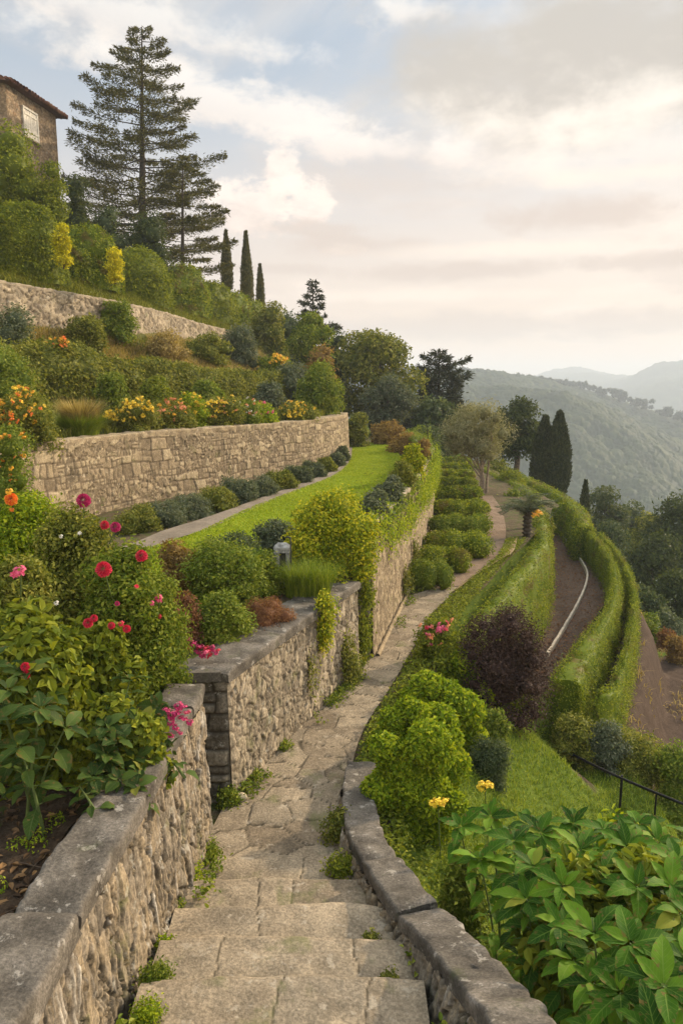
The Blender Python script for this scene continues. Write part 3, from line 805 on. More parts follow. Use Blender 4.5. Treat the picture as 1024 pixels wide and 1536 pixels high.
def make_ground():
    xs, ys = axis(-3, 17, .14, -2550, 2550), axis(-1, 48, .16, -190, 3250)
    X, Y = np.meshgrid(xs, ys, indexing='ij'); x, y = X.ravel(), Y.ravel()
    z = ground_z(x, y); s = x - xe(y)
    o = x - xo(y); brown = sms(y, 12.2, 13.2) * sms(s, 0, .2) * (1 - sms(o, -.3, .1)) * (1 - sms(y, 30, 33))
    br2 = sms(o, -.5, -.2) * (1 - sms(o, 4.2, 6)) * sms(y, 10.4, 11.4) * (1 - sms(y, 17, 18.5))
    bare = np.exp(-(((x - 3.1) / .35) ** 2 + ((y - 9.6 - (x - 3.1) * -1.6) / .8) ** 2)) * .9
    m, g, b = new_mat('terrain'); p = pos_co(g)
    n1, n2 = g.noise(p, 5, 8, .7), g.noise(p, 42, 4, .7)
    mix = g.m('ADD', g.m('MULTIPLY', n1, .55), g.m('MULTIPLY', n2, .45))
    grass = g.ramp(mix, [(.35, (.05, .085, .012)), (.5, (.09, .135, .016)), (.66, (.15, .185, .03))])
    earth = g.ramp(mix, [(.35, (.045, .031, .023)), (.5, (.078, .055, .041)), (.66, (.125, .092, .068))])
    mk = g.m('ADD', attr(g, 'brown'), g.m('MULTIPLY', g.m('SUBTRACT', g.noise(p, 2.0, 5, .6), .5), .5))
    grass = g.mix(g.m('MULTIPLY', attr(g, 'scrub'), .85), grass, g.ramp(g.noise(p, .35, 6, .7), [(.35, (.016, .028, .010)), (.6, (.045, .065, .022))]))
    g.l.new(g.mix(g.ss(mk, .35, .6), grass, earth), b.inputs['Base Color']); b.inputs['Roughness'].default_value = .97; b.inputs['Specular IOR Level'].default_value = .08
    bump(g, b, mix, .9, .05)
    MATS['terrain'] = m
    mb = MB(); mb.add(np.stack([x, y, z], 1), gridf(len(xs), len(ys)), 0, True, brown=np.clip(brown + br2 + bare, 0, 1), scrub=np.clip(sms(o, 6, 11) + sms(y, 44, 56), 0, 1))
    tag(mb.build('ground', m), kind='structure')
make_ground()

def loft(name, L, R, mat, nu, nv, z=None, noise=.01, nsc=.4, smooth=True, kind='structure', extra=None):
    L, R = smoothline(L, nv), smoothline(R, nv); t = np.linspace(0, 1, nu)[:, None, None]
    v = (L[None] * (1 - t) + R[None] * t).reshape(-1, 3)
    if noise: v[:, 2] += (fbm(v[:, :2] / nsc, 4, 2) - .5) * 2 * noise
    at_ = extra(v) if extra else {}
    mb = MB(); mb.add(v, gridf(nu, nv)[:, ::-1] if False else gridf(nu, nv), 0, smooth, **at_)
    return tag(mb.build(name, [MATS[mat]]), kind=kind)

Z3 = lambda pts, z: [(p[0], p[1], z if len(p) < 3 else p[2]) for p in pts]
# wall along the path: base line of its right-hand face
W_A = [(-.99, 6.0), (-.62, 6.95), (-.22, 7.95), (.20, 8.97)]
W_B = [(.39, 9.45), (.62, 10.5), (.99, 12.15), (1.5, 14.5), (2.1, 17.9), (2.68, 21.4), (2.95, 25), (2.9, 29)]
# garden level
loft('garden_ground', Z3([(-1.35, 4.9), (-1.4, 6), (-.2, 9), (.2, 9.45), (.5, 10.5), (.9, 12.1), (1.4, 14.5), (2.0, 18), (2.55, 21.5), (2.8, 28), (2.8, 47)], -.02),
     Z3([(.38, 4.9), (.5, 6), (1.1, 8.5), (1.3, 9.3), (1.9, 11.5), (2.7, 13.2), (3.6, 15.3), (4.5, 17.2), (6.2, 21.4), (6.8, 25), (6.4, 47)], -.02), 'garden_soil', 40, 220, noise=.018)

# terrace level behind the path wall, lawn and its gravel walk
T_R = [(-1.25, .5), (-1.35, 4.5), (-1.3, 6.3), (-.5, 8.2), (.1, 9.4), (.55, 11), (1.2, 14.5), (1.85, 18), (2.45, 21.5), (2.75, 25), (2.7, 29), (2.8, 36)]
T_L = [(-6.8, .5), (-7.0, 3.5), (-6.8, 6), (-6.6, 8.3), (-5.9, 11), (-4.7, 14.8), (-3.0, 18.2), (-1.4, 21.7), (-.2, 25.5), (0, 28), (-.2, 32), (-.5, 36)]
loft('terrace_soil', Z3(T_L, 1.17), Z3(T_R, 1.17), 'garden_soil', 60, 200, noise=.03)
LAWN_L = [gz(*p, 1.22) for p in ((110, 868), (225, 822), (300, 797), (352, 772), (400, 752), (445, 735), (490, 718), (515, 703), (526, 688), (528, 675), (530, 665))]
LAWN_R = [gz(*p, 1.22) for p in ((200, 885), (330, 835), (440, 808), (500, 775), (545, 750), (580, 728), (596, 712), (603, 697), (599, 683), (590, 672), (572, 663))]
loft('lawn', LAWN_L, LAWN_R, 'lawn_soil', 40, 160, noise=.015, nsc=1.2)
G_L = [gz(*p, 1.226) for p in ((70, 862), (205, 812), (250, 794), (300, 779), (352, 761), (400, 743), (445, 727), (485, 712), (512, 698), (521, 685), (522, 672), (520, 660))]
G_R = [gz(*p, 1.226) for p in ((92, 884), (222, 826), (270, 806), (318, 791), (368, 768), (410, 750), (455, 733), (495, 717), (520, 701), (527, 687), (528, 674), (526, 662))]
loft('gravel_walk', G_L, G_R, 'gravel', 8, 160, noise=.006, nsc=.2)

# the hillside with its terraces, lofted over the lines that follow the walls
HL = [
    [(-6.9, 8.3, 2.6), (-5.9, 11.5, 2.6), (-4.75, 15, 2.6), (-2.95, 18.6, 2.6), (-1.2, 22, 2.6), (-.25, 25.8, 2.6), (-.1, 28.5, 2.4), (1, 33, 1.0)],
    [(-9.2, 9.5, 2.75), (-8.2, 13, 2.75), (-6.8, 17.5, 2.75), (-5, 21.5, 2.8), (-3.2, 25, 2.8), (-1.8, 29, 2.7), (-1, 33, 2.3), (.2, 37, 1.2)],
    [(-10, 10, 4.1), (-9, 13.5, 4.1), (-7.7, 18.3, 4.1), (-6, 22.5, 4.1), (-4.2, 26.5, 4.0), (-3, 31, 3.9), (-2, 36, 3.5), (0, 42, 1.5)],
    [(-10.5, 10.5, 4.9), (-9.9, 14, 4.9), (-8.6, 19, 5.0), (-6.7, 24.3, 5.1), (-5.8, 31, 5.3), (-4.9, 36, 5.5), (-4.4, 40, 5.3), (-2.5, 47, 2)],
    [(-11.5, 10.5, 6.15), (-10.6, 14, 6.15), (-9.2, 19, 6.15), (-7.3, 24.3, 6.15), (-6.4, 31, 6.15), (-5.5, 36, 6.15), (-5.0, 40, 5.9), (-2.4, 47.5, 2.2)],
    [(-13, 11, 6.9), (-12, 14.5, 6.9), (-10.5, 19.5, 6.9), (-8.7, 25, 6.9), (-7.8, 31.5, 6.9), (-6.9, 37, 6.9), (-5.8, 43, 6.6), (-2, 50, 2)],
    [(-17, 12, 9.6), (-16, 16, 9.6), (-14.5, 22, 9.6), (-13, 28, 9.4), (-12, 35, 9.2), (-10, 42, 8.6), (-7, 48, 7), (0, 54, 1.5)],
    [(-25, 14, 11.2), (-24, 18, 11.2), (-22, 25, 11), (-21, 32, 10.6), (-19, 40, 9.6), (-15, 50, 7.5), (-10, 58, 4), (0, 62, 0)],
    [(-70, 14, 8), (-70, 18, 8), (-70, 30, 8), (-68, 42, 7), (-60, 56, 5), (-40, 70, 0), (-20, 76, -6), (0, 74, -6)]]
HN = 260
HLS = np.stack([smoothline(l, HN) for l in HL], 0)
def make_hill():
    rows = []
    sub = [6, 8, 14, 6, 8, 16, 16, 12]
    for i in range(len(HL) - 1):
        for k in range(sub[i]):
            t = k / sub[i]; rows.append(HLS[i] * (1 - t) + HLS[i + 1] * t)
    rows.append(HLS[-1]); v = np.stack(rows, 0)
    flat = v.reshape(-1, 3).copy(); amp = np.repeat(np.clip((np.arange(len(rows)) - 2) / 4, 0, 1), HN)
    flat[:, 2] += (fbm(flat[:, :2] / 1.1, 4, 9) - .5) * .34 * amp
    mb = MB(); mb.add(flat, gridf(len(rows), HN), 0, True)
    tag(mb.build('hillside', [MATS['bank']]), kind='structure')
make_hill()
def hill_pt(rng, i, n, t0=0., t1=1., u0=0., u1=1.):
    t = rng.uniform(t0, t1, (n, 1)); u = rng.uniform(u0, u1, n) * (HN - 1)
    a = np.stack([np.interp(u, np.arange(HN), HLS[i][:, k]) for k in range(3)], 1); b = np.stack([np.interp(u, np.arange(HN), HLS[i + 1][:, k]) for k in range(3)], 1)
    return a * (1 - t) + b * t

HSURF = []
for _i in range(len(HL) - 2):
    for _t in np.linspace(0, 1, 10, endpoint=False): HSURF.append(HLS[_i] * (1 - _t) + HLS[_i + 1] * _t)
HSURF = np.concatenate(HSURF)
def surf_z(x, y):
    """height of whatever ground there is at (x, y)"""
    k = np.argmin((HSURF[:, 0] - x) ** 2 + (HSURF[:, 1] - y) ** 2); q = HSURF[k]
    if np.hypot(q[0] - x, q[1] - y) < .4: return float(q[2])
    tl, tr = np.interp(y, [p[1] for p in T_L], [p[0] for p in T_L]), np.interp(y, [p[1] for p in T_R], [p[0] for p in T_R])
    if y < 36 and tl < x < tr + .1: return 1.17
    if 4.9 < y < 47 and x < xe(y): return 0.0
    return float(ground_z(np.array([x]), np.array([y]))[0])

# ------------------------------------------------------------------ stone walls
def st_rubble(su, sv, depth_=.035, warp=.35, mort=.16, seed=1):
    def f(u, v):
        p = np.stack([u * 1.7, v * 1.7], 1)
        a = u / su + warp * 2 * (fbm(p * 2.1, 3, seed) - .5); b = v / sv + warp * 2 * (fbm(p * 2.1 + 9, 3, seed + 1) - .5)
        vec = [np.zeros_like(a), np.zeros_like(a)]; f1, ed, idd = voro(a, b, .95, seed, vec); q_ = np.floor(idd * 99991)
        facet = (hsh(q_, q_ * 0 + 1) - .5) * vec[0] + (hsh(q_, q_ * 0 + 2) - .5) * vec[1]
        e = sms(ed, .01, mort * .55)
        f1b, edb, idb = voro(a * 2.3 + 4, b * 2.3, .95, seed + 5)
        big = hsh(np.floor(idd * 9973), np.zeros_like(u)) < .3                        # some stones are made of smaller ones
        e = np.where(big, np.minimum(e, sms(edb, .03, mort * 1.2)), e); idd = np.where(big, idb, idd)
        d = depth_ * (e * .9 + (idd - .5) * .8 + facet * 1.7) + (fbm(np.stack([u / .03, v / .05], 1), 3, 7) - .5) * depth_ * .9 + (fbm(np.stack([u / .4, v / .4], 1), 3, 8) - .5) * depth_ * .9
        return d, np.clip(idd * .85 + .15 * vn(np.stack([u / .05, v / .08], 1), 2), 0, 1), e
    return f

def st_slate(depth_=.04, seed=3):
    """upright, streaky schist: long thin stones standing on end"""
    a, b = st_rubble(.075, .25, depth_, .55, .22, seed), st_rubble(.19, .46, depth_ * 1.2, .45, .10, seed + 20)
    def f(u, v):
        d1, i1, e1 = a(u, v); d2, i2, e2 = b(u, v)
        m = vn(np.stack([u / .5, v / .6], 1), 44) > .55
        str_ = fbm(np.stack([u / .012, v / .22], 1), 3, 12)
        d = np.where(m, d2, d1) + (str_ - .5) * .022 + (fbm(np.stack([u / .006, v / .05], 1), 2, 19) - .5) * .007
        i = np.clip(np.where(m, i2, i1) * .75 + .5 * (str_ - .28), 0, 1)
        return d, i, np.where(m, e2, e1)
    return f

def st_coursed(hc, wl, depth_=.03, seed=5):
    def f(u, v):
        vv = v + .075 * (fbm(np.stack([u / .7, v / .7], 1), 3, seed) - .5) * 2
        uu = u + .06 * (fbm(np.stack([u / .3, v / .3], 1), 3, seed + 2) - .5) * 2
        r = vv / hc; ri = np.floor(r); fr = r - ri
        w = wl * (.7 + .7 * hsh(ri, ri * 0 + seed))
        c = uu / w + hsh(ri, ri * 0 + seed + 3) * 7; ci = np.floor(c); fc = c - ci
        sp = hsh(ci, ri, ri * 0 + seed); split = sp < .16                               # some blocks are two thin ones
        fr2 = np.where(split, (fr * 2) % 1, fr); half = np.where(split, np.floor(fr * 2), 0)
        sp2 = hsh(ci, ri + half * 50, ri * 0 + 91) < .35; fc2 = np.where(sp2, (fc * 2) % 1, fc); half2 = np.where(sp2, np.floor(fc * 2), 0)
        hh = np.where(split, hc / 2, hc); ww = np.where(sp2, w / 2, w)
        e = np.minimum(np.minimum(fr2, 1 - fr2) * hh, np.minimum(fc2, 1 - fc2) * ww)
        e = sms(e, .003, .020); idd = hsh(ci * 2 + half2, ri * 2 + half, ri * 0 + 17)
        d = depth_ * (e * .8 + (idd - .5) * .8) + (fbm(np.stack([u / .05, v / .05], 1), 3, 7) - .5) * depth_ * .7
        return d, np.clip(idd * .8 + .2 * vn(np.stack([u / .07, v / .07], 1), 2), 0, 1), e
    return f

def st_mixed(seed=5):
    """squared blocks of very different sizes, with patches of small rubble"""
    a, b, c = st_coursed(.25, .36, .026, seed), st_coursed(.13, .19, .022, seed + 8), st_rubble(.17, .13, .022, .3, .2, seed + 3)
    def f(u, v):
        m = vn(np.stack([u / 1.1, v / .5], 1), 14) + .25 * vn(np.stack([u / .3, v / .25], 1), 15)
        A, B, Cc = a(u, v), b(u, v), c(u, v)
        w = [np.where(m < .52, x, np.where(m < .74, y, z)) for x, y, z in zip(A, B, Cc)]
        return w[0], w[1], w[2]
    return f

def facegrid(mb, pts, z0, z1, res, style, batter=0.0, u0=0.0, fade=True, mat=0):
    pts = np.asarray(pts, float); n = max(8, int(arcl(pts)[-1] / res)); P = smoothline(pts, n) if len(pts) > 2 else resamp(pts, n)
    s = arcl(P); t = nrm(np.gradient(P, axis=0)); nv = np.stack([t[:, 1], -t[:, 0]], 1)
    si = arcl(pts); z0 = np.interp(np.linspace(0, 1, n), si / si[-1], np.broadcast_to(z0, (len(pts),))); z1 = np.interp(np.linspace(0, 1, n), si / si[-1], np.broadcast_to(z1, (len(pts),)))
    nh = max(6, int((z1 - z0).max() / res)); h = np.linspace(0, 1, nh)
    z = z0[:, None] + (z1 - z0)[:, None] * h[None]
    u = (np.repeat(s[:, None], nh, 1) + u0).ravel(); d, var, e = style(u, z.ravel())
    if fade:
        ed = np.minimum(np.repeat(np.minimum(s, s[-1] - s)[:, None], nh, 1), 1).ravel(); d = d * sms(ed, -.01, .05)
    off = d + (batter * (1 - h))[None].repeat(n, 0).ravel()
    v = np.stack([np.repeat(P[:, 0], nh) + np.repeat(nv[:, 0], nh) * off, np.repeat(P[:, 1], nh) + np.repeat(nv[:, 1], nh) * off, z.ravel()], 1)
    mb.add(v, gridf(n, nh), mat, True, var=var, edge=e)

def coping(mb, pts, z, width, thick, over=.03, seed=1, rough=.010, n_sec=None, joint=True, mat=0, res=.03, offs=0.0):
    """a long stone laid on a wall; pts = line under its right-hand edge"""
    pts = np.asarray(pts, float); n = n_sec or max(6, int(arcl(pts)[-1] / res)); P = smoothline(pts, n) if len(pts) > 2 else resamp(pts, n)
    zz = np.interp(np.linspace(0, 1, n), np.linspace(0, 1, len(np.atleast_1d(z))), np.atleast_1d(z)) if not np.isscalar(z) else np.full(n, z)
    t = nrm(np.gradient(P, axis=0)); nv = np.stack([t[:, 1], -t[:, 0]], 1)
    r = min(.022, thick * .35); k = max(4, int(width / res))
    prof = [(over, -thick)] + [(over + .0, -thick * .5)] + [(over - r * (1 - math.cos(a)), -r + r * math.sin(a)) for a in np.linspace(0, math.pi / 2, 4)] + \
           [(over - r - (width - 2 * r) * q, 0) for q in np.linspace(0, 1, k)[1:-1]] + \
           [(over - width + r - r * math.sin(a), -r + r * math.cos(a)) for a in np.linspace(0, math.pi / 2, 4)] + [(over - width, -thick)]
    prof = np.array(prof); m = len(prof)
    q = np.stack([P[:, None, 0] + nv[:, None, 0] * prof[None, :, 0], P[:, None, 1] + nv[:, None, 1] * prof[None, :, 0], zz[:, None] + prof[None, :, 1]], -1).reshape(-1, 3)
    nn = fbm(q / .11, 4, seed) - .5; n2 = fbm(q / .5, 3, seed + 3) - .5
    ends = np.minimum(np.arange(n), np.arange(n)[::-1])[:, None].repeat(m, 1).ravel()
    q[:, 2] += nn * 2 * rough + n2 * 1.6 * rough - .022 * np.exp(-ends / 1.0) * (prof[None, :, 1] > -thick * .6).repeat(n, 0).ravel()
    edge_in = np.exp(-ends / .8) if joint else 0
    q[:, 0] += np.repeat(nv[:, 0], m) * nn * 2.4 * rough * np.sign(np.tile(prof[:, 0] - (over - width / 2), n)); q[:, 1] += np.repeat(nv[:, 1], m) * nn * 2.4 * rough * np.sign(np.tile(prof[:, 0] - (over - width / 2), n))
    mb.add(q, gridf(n, m), mat, True, var=np.clip(.5 + nn * 1.6, 0, 1), edge=1.0)
    for e in (0, n - 1): mb.add(q.reshape(n, m, 3)[e], np.arange(m)[None], mat, False, var=.4, edge=1.0)

def back_and_ends(mb, pts, z0, z1, thick, mat=0):
    """plain back, top and ends so that the wall is a solid"""
    P = smoothline(np.asarray(pts, float), 40) if len(pts) > 2 else resamp(pts, 10)
    t = nrm(np.gradient(P, axis=0)); nv = np.stack([t[:, 1], -t[:, 0]], 1); B = P - nv * thick; n = len(P)
    s = np.linspace(0, 1, n); a = np.interp(s, np.linspace(0, 1, len(np.atleast_1d(z0))), np.atleast_1d(z0)); b = np.interp(s, np.linspace(0, 1, len(np.atleast_1d(z1))), np.atleast_1d(z1))
    v = np.stack([np.stack([B[:, 0], B[:, 1], a], 1), np.stack([B[:, 0], B[:, 1], b], 1), np.stack([P[:, 0], P[:, 1], b - .006], 1), np.stack([P[:, 0], P[:, 1], a], 1)], 1)
    mb.add(v.reshape(-1, 3), gridf(n, 4), mat, False, var=.5, edge=1.0)
    for e in (0, n - 1): mb.add(v[e], [[0, 1, 2, 3]], mat, False, var=.5, edge=1.0)

# lower stair wall on the left
def near_wall():
    r = empty('stone_wall', 'schist parapet wall on the left of the stone steps, capped with dark lichened slabs', 'wall', (-1.1, 3, 0))
    line = [(-1.24, .6), (-1.22, 1.6), (-1.17, 2.9), (-1.12, 4.1), (-1.085, 5.3)]
    mb = MB(); facegrid(mb, line, 0.0, 1.255, .009, st_slate(.024), batter=.07)
    back_and_ends(mb, line, 0.0, 1.25, .26)
    mb.build('masonry', [MATS['rubble_warm']], r)
    for i, (a, b, z, th) in enumerate((((-1.25, .6), (-1.165, 2.84), 1.375, .13), ((-1.175, 2.865), (-1.10, 4.93), 1.345, .10), ((-1.098, 4.945), (-1.085, 5.36), 1.36, .10))):
        mb = MB(); mid = ((a[0] + b[0]) / 2 + .012, (a[1] + b[1]) / 2)
        coping(mb, [a, mid, b], z, .30 if i else .34, th, .035, i + 2, .018)
        mb.build('coping_stone', [MATS['coping']], r)
near_wall()

def path_wall():
    r = empty('stone_wall', 'waist high rubble wall with grey coping and a dark squared end beside the path', 'wall', (-.5, 7.2, 0))
    mb = MB(); facegrid(mb, W_A, -.03, 1.10, .012, st_rubble(.085, .125, .017, .6, .3, 8), batter=.03)
    back_and_ends(mb, W_A, -.03, 1.09, .48)
    mb.build('masonry', [MATS['rubble_grey']], r)
    mb = MB(); facegrid(mb, [(-1.75, 5.93), (-.985, 5.985)], -.03, 1.10, .012, st_coursed(.17, .34, .03, 4), fade=True)
    back_and_ends(mb, [(-1.75, 5.95), (-1.0, 6.0)], -.03, 1.09, .3)
    mb.build('end_face', [MATS['pillar']], r)
    pts = smoothline(W_A, 40)
    cut = [0, 13, 26, 39]
    for i in range(3):
        mb = MB(); seg = pts[cut[i]:cut[i + 1] + 1].copy(); seg[0] += (seg[1] - seg[0]) * .06
        if i == 0: seg[0] -= nrm(seg[1] - seg[0]) * .06
        coping(mb, seg, 1.195 + (.006, 0, .004)[i], .47, .10, .05, i + 12, .013); mb.build('coping_stone', [MATS['coping']], r)
    mb = MB(); box(mb, (-1.40, 6.10, 1.15), (.72, .34, .085), 0, .05, var=.5, edge=1.0); mb.build('end_slab', [MATS['coping']], r)
path_wall()

def lawn_wall():
    r = empty('stone_wall', 'tall pale retaining wall of the lawn with green creeper spilling over its top', 'wall', (1.5, 15, 0))
    n = len(W_B); z1 = [1.74, 1.76, 1.76, 1.76, 1.76, 1.76, 1.74, 1.7]
    mb = MB(); facegrid(mb, W_B, -.03, z1, .022, st_rubble(.085, .12, .017, .55, .3, 15), batter=.04)
    back_and_ends(mb, W_B, -.03, 1.70, .4)
    mb.build('masonry', [MATS['rubble_cream']], r)
    mb = MB(); facegrid(mb, [(.03, 9.33), (.385, 9.44)], -.03, 1.74, .02, st_coursed(.18, .3, .03, 9)); mb.build('end_face', [MATS['pillar']], r)
    mb = MB(); coping(mb, W_B, 1.79, .44, .055, .025, 33, .012, res=.06); mb.build('coping', [MATS['rubble_grey']], r)
    mb = MB(); tube(mb, [(p[0] + .10, p[1], .012) for p in W_B[:6]], .032, 6, 0, var=.6, edge=1.0); mb.build('kerb', [MATS['rubble_cream']], r)
lawn_wall()

W_1 = [(-7.4, 6.6), (-6.6, 8.7), (-5.6, 11.5), (-4.4, 15), (-2.6, 18.5), (-.9, 22), (.08, 25.6), (.22, 28)]
def terrace_wall():
    r = empty('stone_wall', 'long curving wall of squared blocks below the orange and yellow flower bed', 'wall', (-3, 18, 1.2))
    mb = MB(); facegrid(mb, W_1, 1.1, [2.54, 2.54, 2.55, 2.56, 2.54, 2.53, 2.55, 2.55], .021, st_mixed(5), batter=.06)
    back_and_ends(mb, W_1, 1.1, 2.48, .4); mb.build('masonry', [MATS['rubble_cream']], r)
    mb = MB(); coping(mb, W_1, np.array([2.63, 2.63, 2.64, 2.65, 2.63, 2.62, 2.64, 2.64]), .50, .12, .012, 41, .024, res=.05); mb.build('coping', [MATS['rubble_cream']], r)
terrace_wall()

W_3 = [(-11.0, 10.5), (-10.2, 14), (-8.8, 19), (-6.9, 24.3), (-6.0, 31), (-5.1, 36), (-4.6, 39.5), (-4.3, 42)]
def top_wall():
    r = empty('stone_wall', 'pale dry stone wall on the upper terrace under the row of rounded bushes', 'wall', (-7, 25, 5))
    z1 = [6.2, 6.22, 6.2, 6.18, 6.2, 6.15, 6.1, 5.9]
    mb = MB(); facegrid(mb, W_3, 4.6, z1, .035, st_rubble(.24, .20, .05, .35, .17, 25), batter=.06)
    back_and_ends(mb, W_3, 4.6, 6.15, .45); mb.build('masonry', [MATS['rubble_grey']], r)
    mb = MB(); coping(mb, W_3, np.array(z1) + .07, .5, .09, .02, 51, .03, res=.1); mb.build('coping', [MATS['rubble_grey']], r)
top_wall()

# ------------------------------------------------------------------ flagstone path, steps, right-hand parapet
PL = [gz(*p, .0) for p in ((250, 1318), (288, 1280), (320, 1240), (345, 1198), (395, 1150), (440, 1100), (492, 1053), (545, 1000), (578, 948), (606, 900), (640, 886), (672, 868), (700, 845), (722, 815), (728, 785), (722, 762), (716, 744))]
PR = [gz(*p, .0) for p in ((530, 1318), (530, 1280), (527, 1240), (525, 1198), (530, 1140), (548, 1090), (580, 1040), (604, 1000), (626, 960), (642, 928), (677, 893), (717, 860), (745, 835), (757, 810), (757, 785), (750, 762), (738, 744))]
def flags(v, su=.36, seed=61):
    a = v[:, 0] / su + .5 * (fbm(v[:, :2] * 2.2, 3, 5) - .5); b = v[:, 1] / (su * .85) + .5 * (fbm(v[:, :2] * 2.2 + 7, 3, 6) - .5)
    f1, e, i = voro(a, b, .95, seed); return e, i
def make_path():
    PLs, PRs = smoothline(PL, 700), smoothline(PR, 700)
    near = arcl(PLs) < 8.5; k = int(near.sum())
    # flagged part
    t = np.linspace(0, 1, 110)[:, None, None]; v = (PLs[None, :k] * (1 - t) + PRs[None, :k] * t).reshape(-1, 3)
    e, i = flags(v); far = sms(v[:, 1], 8.0, 12.0)
    ed = np.clip(sms(e, .010, .05) + .6 * far * vn(v[:, :2] / .25, 9), 0, 1)
    v[:, 2] += .004 + ed * .009 + (i - .5) * .010 * (1 - far) + (fbm(v[:, :2] / .12, 4, 4) - .5) * .010
    mb = MB(); mb.add(v, gridf(110, k), 0, True, var=np.clip(i * .8 + .2 * vn(v[:, :2] / .06, 3), 0, 1), edge=ed)
    tag(mb.build('path', [MATS['flagstone']]), kind='structure')
    t = np.linspace(0, 1, 50)[:, None, None]; v = (PLs[None, k - 1:] * (1 - t) + PRs[None, k - 1:] * t).reshape(-1, 3)
    v[:, 2] += .014 + (fbm(v[:, :2] / .3, 4, 4) - .5) * .03 + .008 * np.sin(v[:, 1] * 9 + v[:, 0] * 2)
    mb = MB(); mb.add(v, gridf(50, 700 - k + 1), 0, True); tag(mb.build('earth_path', [MATS['earth_path']]), kind='structure')
make_path()

def make_steps():
    r = empty('stone_steps', 'worn stone steps going down between two parapets to the flagstone path', 'steps', (-.3, 4, 0))
    rng = np.random.default_rng(5)
    for k in range(1, 9):
        y1 = 5.0 - .42 * (k - 1); y0 = y1 - .47; z = .12 * k
        xl, xr = -1.08 + .012 * k, .36 + .012 * k
        nx, ny = 120, 40
        xs = np.linspace(xl, xr, nx); ys = np.linspace(y0, y1, ny); X, Y = np.meshgrid(xs, ys, indexing='ij')
        cuts = np.sort(rng.uniform(xl + .3, xr - .3, 2)) if k not in (1, 3) else np.array([rng.uniform(xl + .4, xr - .6)])
        dj = np.full(X.shape, 9.); sid = np.zeros(X.shape)
        for c in cuts:
            cc = c + .006 * np.sin(Y * 14 + k) + .02 * (vn(np.stack([Y.ravel() / .05, Y.ravel() * 0 + c], 1), 3).reshape(X.shape) - .5) + (Y - y0) * rng.uniform(-.15, .15)
            dj = np.minimum(dj, np.abs(X - cc)); sid += X > cc
        curve = .025 * np.sin((X - xl) / (xr - xl) * np.pi) + .025 * (fbm(np.stack([X.ravel() / .25, X.ravel() * 0 + k], 1), 3, 2).reshape(X.shape) - .5) * 2
        Yc = Y + curve * ((Y - y0) / (y1 - y0))
        e = sms(dj, .002, .008)
        q = np.stack([X.ravel(), Yc.ravel()], 1)
        Z = z + (fbm(q / .07, 4, 4).reshape(X.shape) - .5) * .012 + (fbm(q / .4, 3, 8).reshape(X.shape) - .5) * .04 + e * .006 + (hsh(sid + k * 7, sid) - .5) * .012
        fe = np.clip((y1 - Y) / .05, 0, 1); Z -= .03 * (1 - np.sqrt(np.clip(1 - (1 - fe) ** 2, 0, 1)))
        top = np.stack([X, Yc, Z], -1)
        ris = top[:, -1:, :].repeat(6, 1).copy(); ris[:, :, 2] -= np.linspace(.0, .2, 6)[None]; ris[:, :, 1] += .004
        mb = MB(); var = np.clip(hsh(sid + k * 3, sid + 5) * .5 + .35 * vn(q / .2, 5).reshape(X.shape) + .1, 0, 1)
        mb.add(top.reshape(-1, 3), gridf(nx, ny), 0, True, var=var.ravel(), edge=e.ravel())
        mb.add(ris.reshape(-1, 3), gridf(nx, 6), 0, True, var=.4, edge=1.0)
        mb.build('step', [MATS['flagstone']], r)
make_steps()

RC = [((527, 1138), 6.35), ((520, 1180), 5.85), ((526, 1240), 5.10), ((550, 1292), 4.55), ((592, 1355), 3.98), ((640, 1407), 3.45), ((700, 1475), 2.92), ((748, 1536), 2.5)]
def right_parapet():
    r = empty('stone_wall', 'low curved parapet on the right of the steps with three rough grey coping stones', 'wall', (.4, 4, .2))
    P = np.array([at(*p, d) for p, d in RC]); P = np.vstack([P, [.66, 1.6, 1.42], [.70, .9, 1.6]])
    line = P[::-1]
    # left-hand face: walk away from the camera reversed so that the normal faces the steps
    fl = P[:, :2] + np.array([.0, 0]); zz = P[:, 2]
    mb = MB(); base = np.interp(P[:, 1], [1, 5.0], [1.1, -.05]) - .1
    facegrid(mb, fl, base, zz - .075, .012, st_slate(.03, 13), batter=.07); 
    # solid body and outer face
    mb2 = fl[::-1] + np.array([.205, .0])
    facegrid(mb, mb2, (P[::-1, 2] - 1.2), (zz - .075)[::-1], .03, st_rubble(.16, .2, .03, .4, .2, 17))
    mb.build('masonry', [MATS['rubble_warm']], r)
    S = smoothline(P, 200); d = S[:, 1]
    # stones run towards the camera; the coping's right-hand edge is then the face over the steps
    for i, (a, b, up) in enumerate(((6.4, 4.57, 0), (4.545, 3.86, .028), (3.835, .9, .012))):
        seg = S[(d <= a) & (d >= b)]
        seg = seg[:: max(1, len(seg) // 24)] if len(seg) > 24 else seg
        mb = MB(); coping(mb, seg[:, :2], seg[:, 2] + up, .265, .095, .035, 70 + i, .019, n_sec=max(14, int(arcl(seg)[-1] / .025)), res=.025); mb.build('coping_stone', [MATS['coping']], r)
right_parapet()

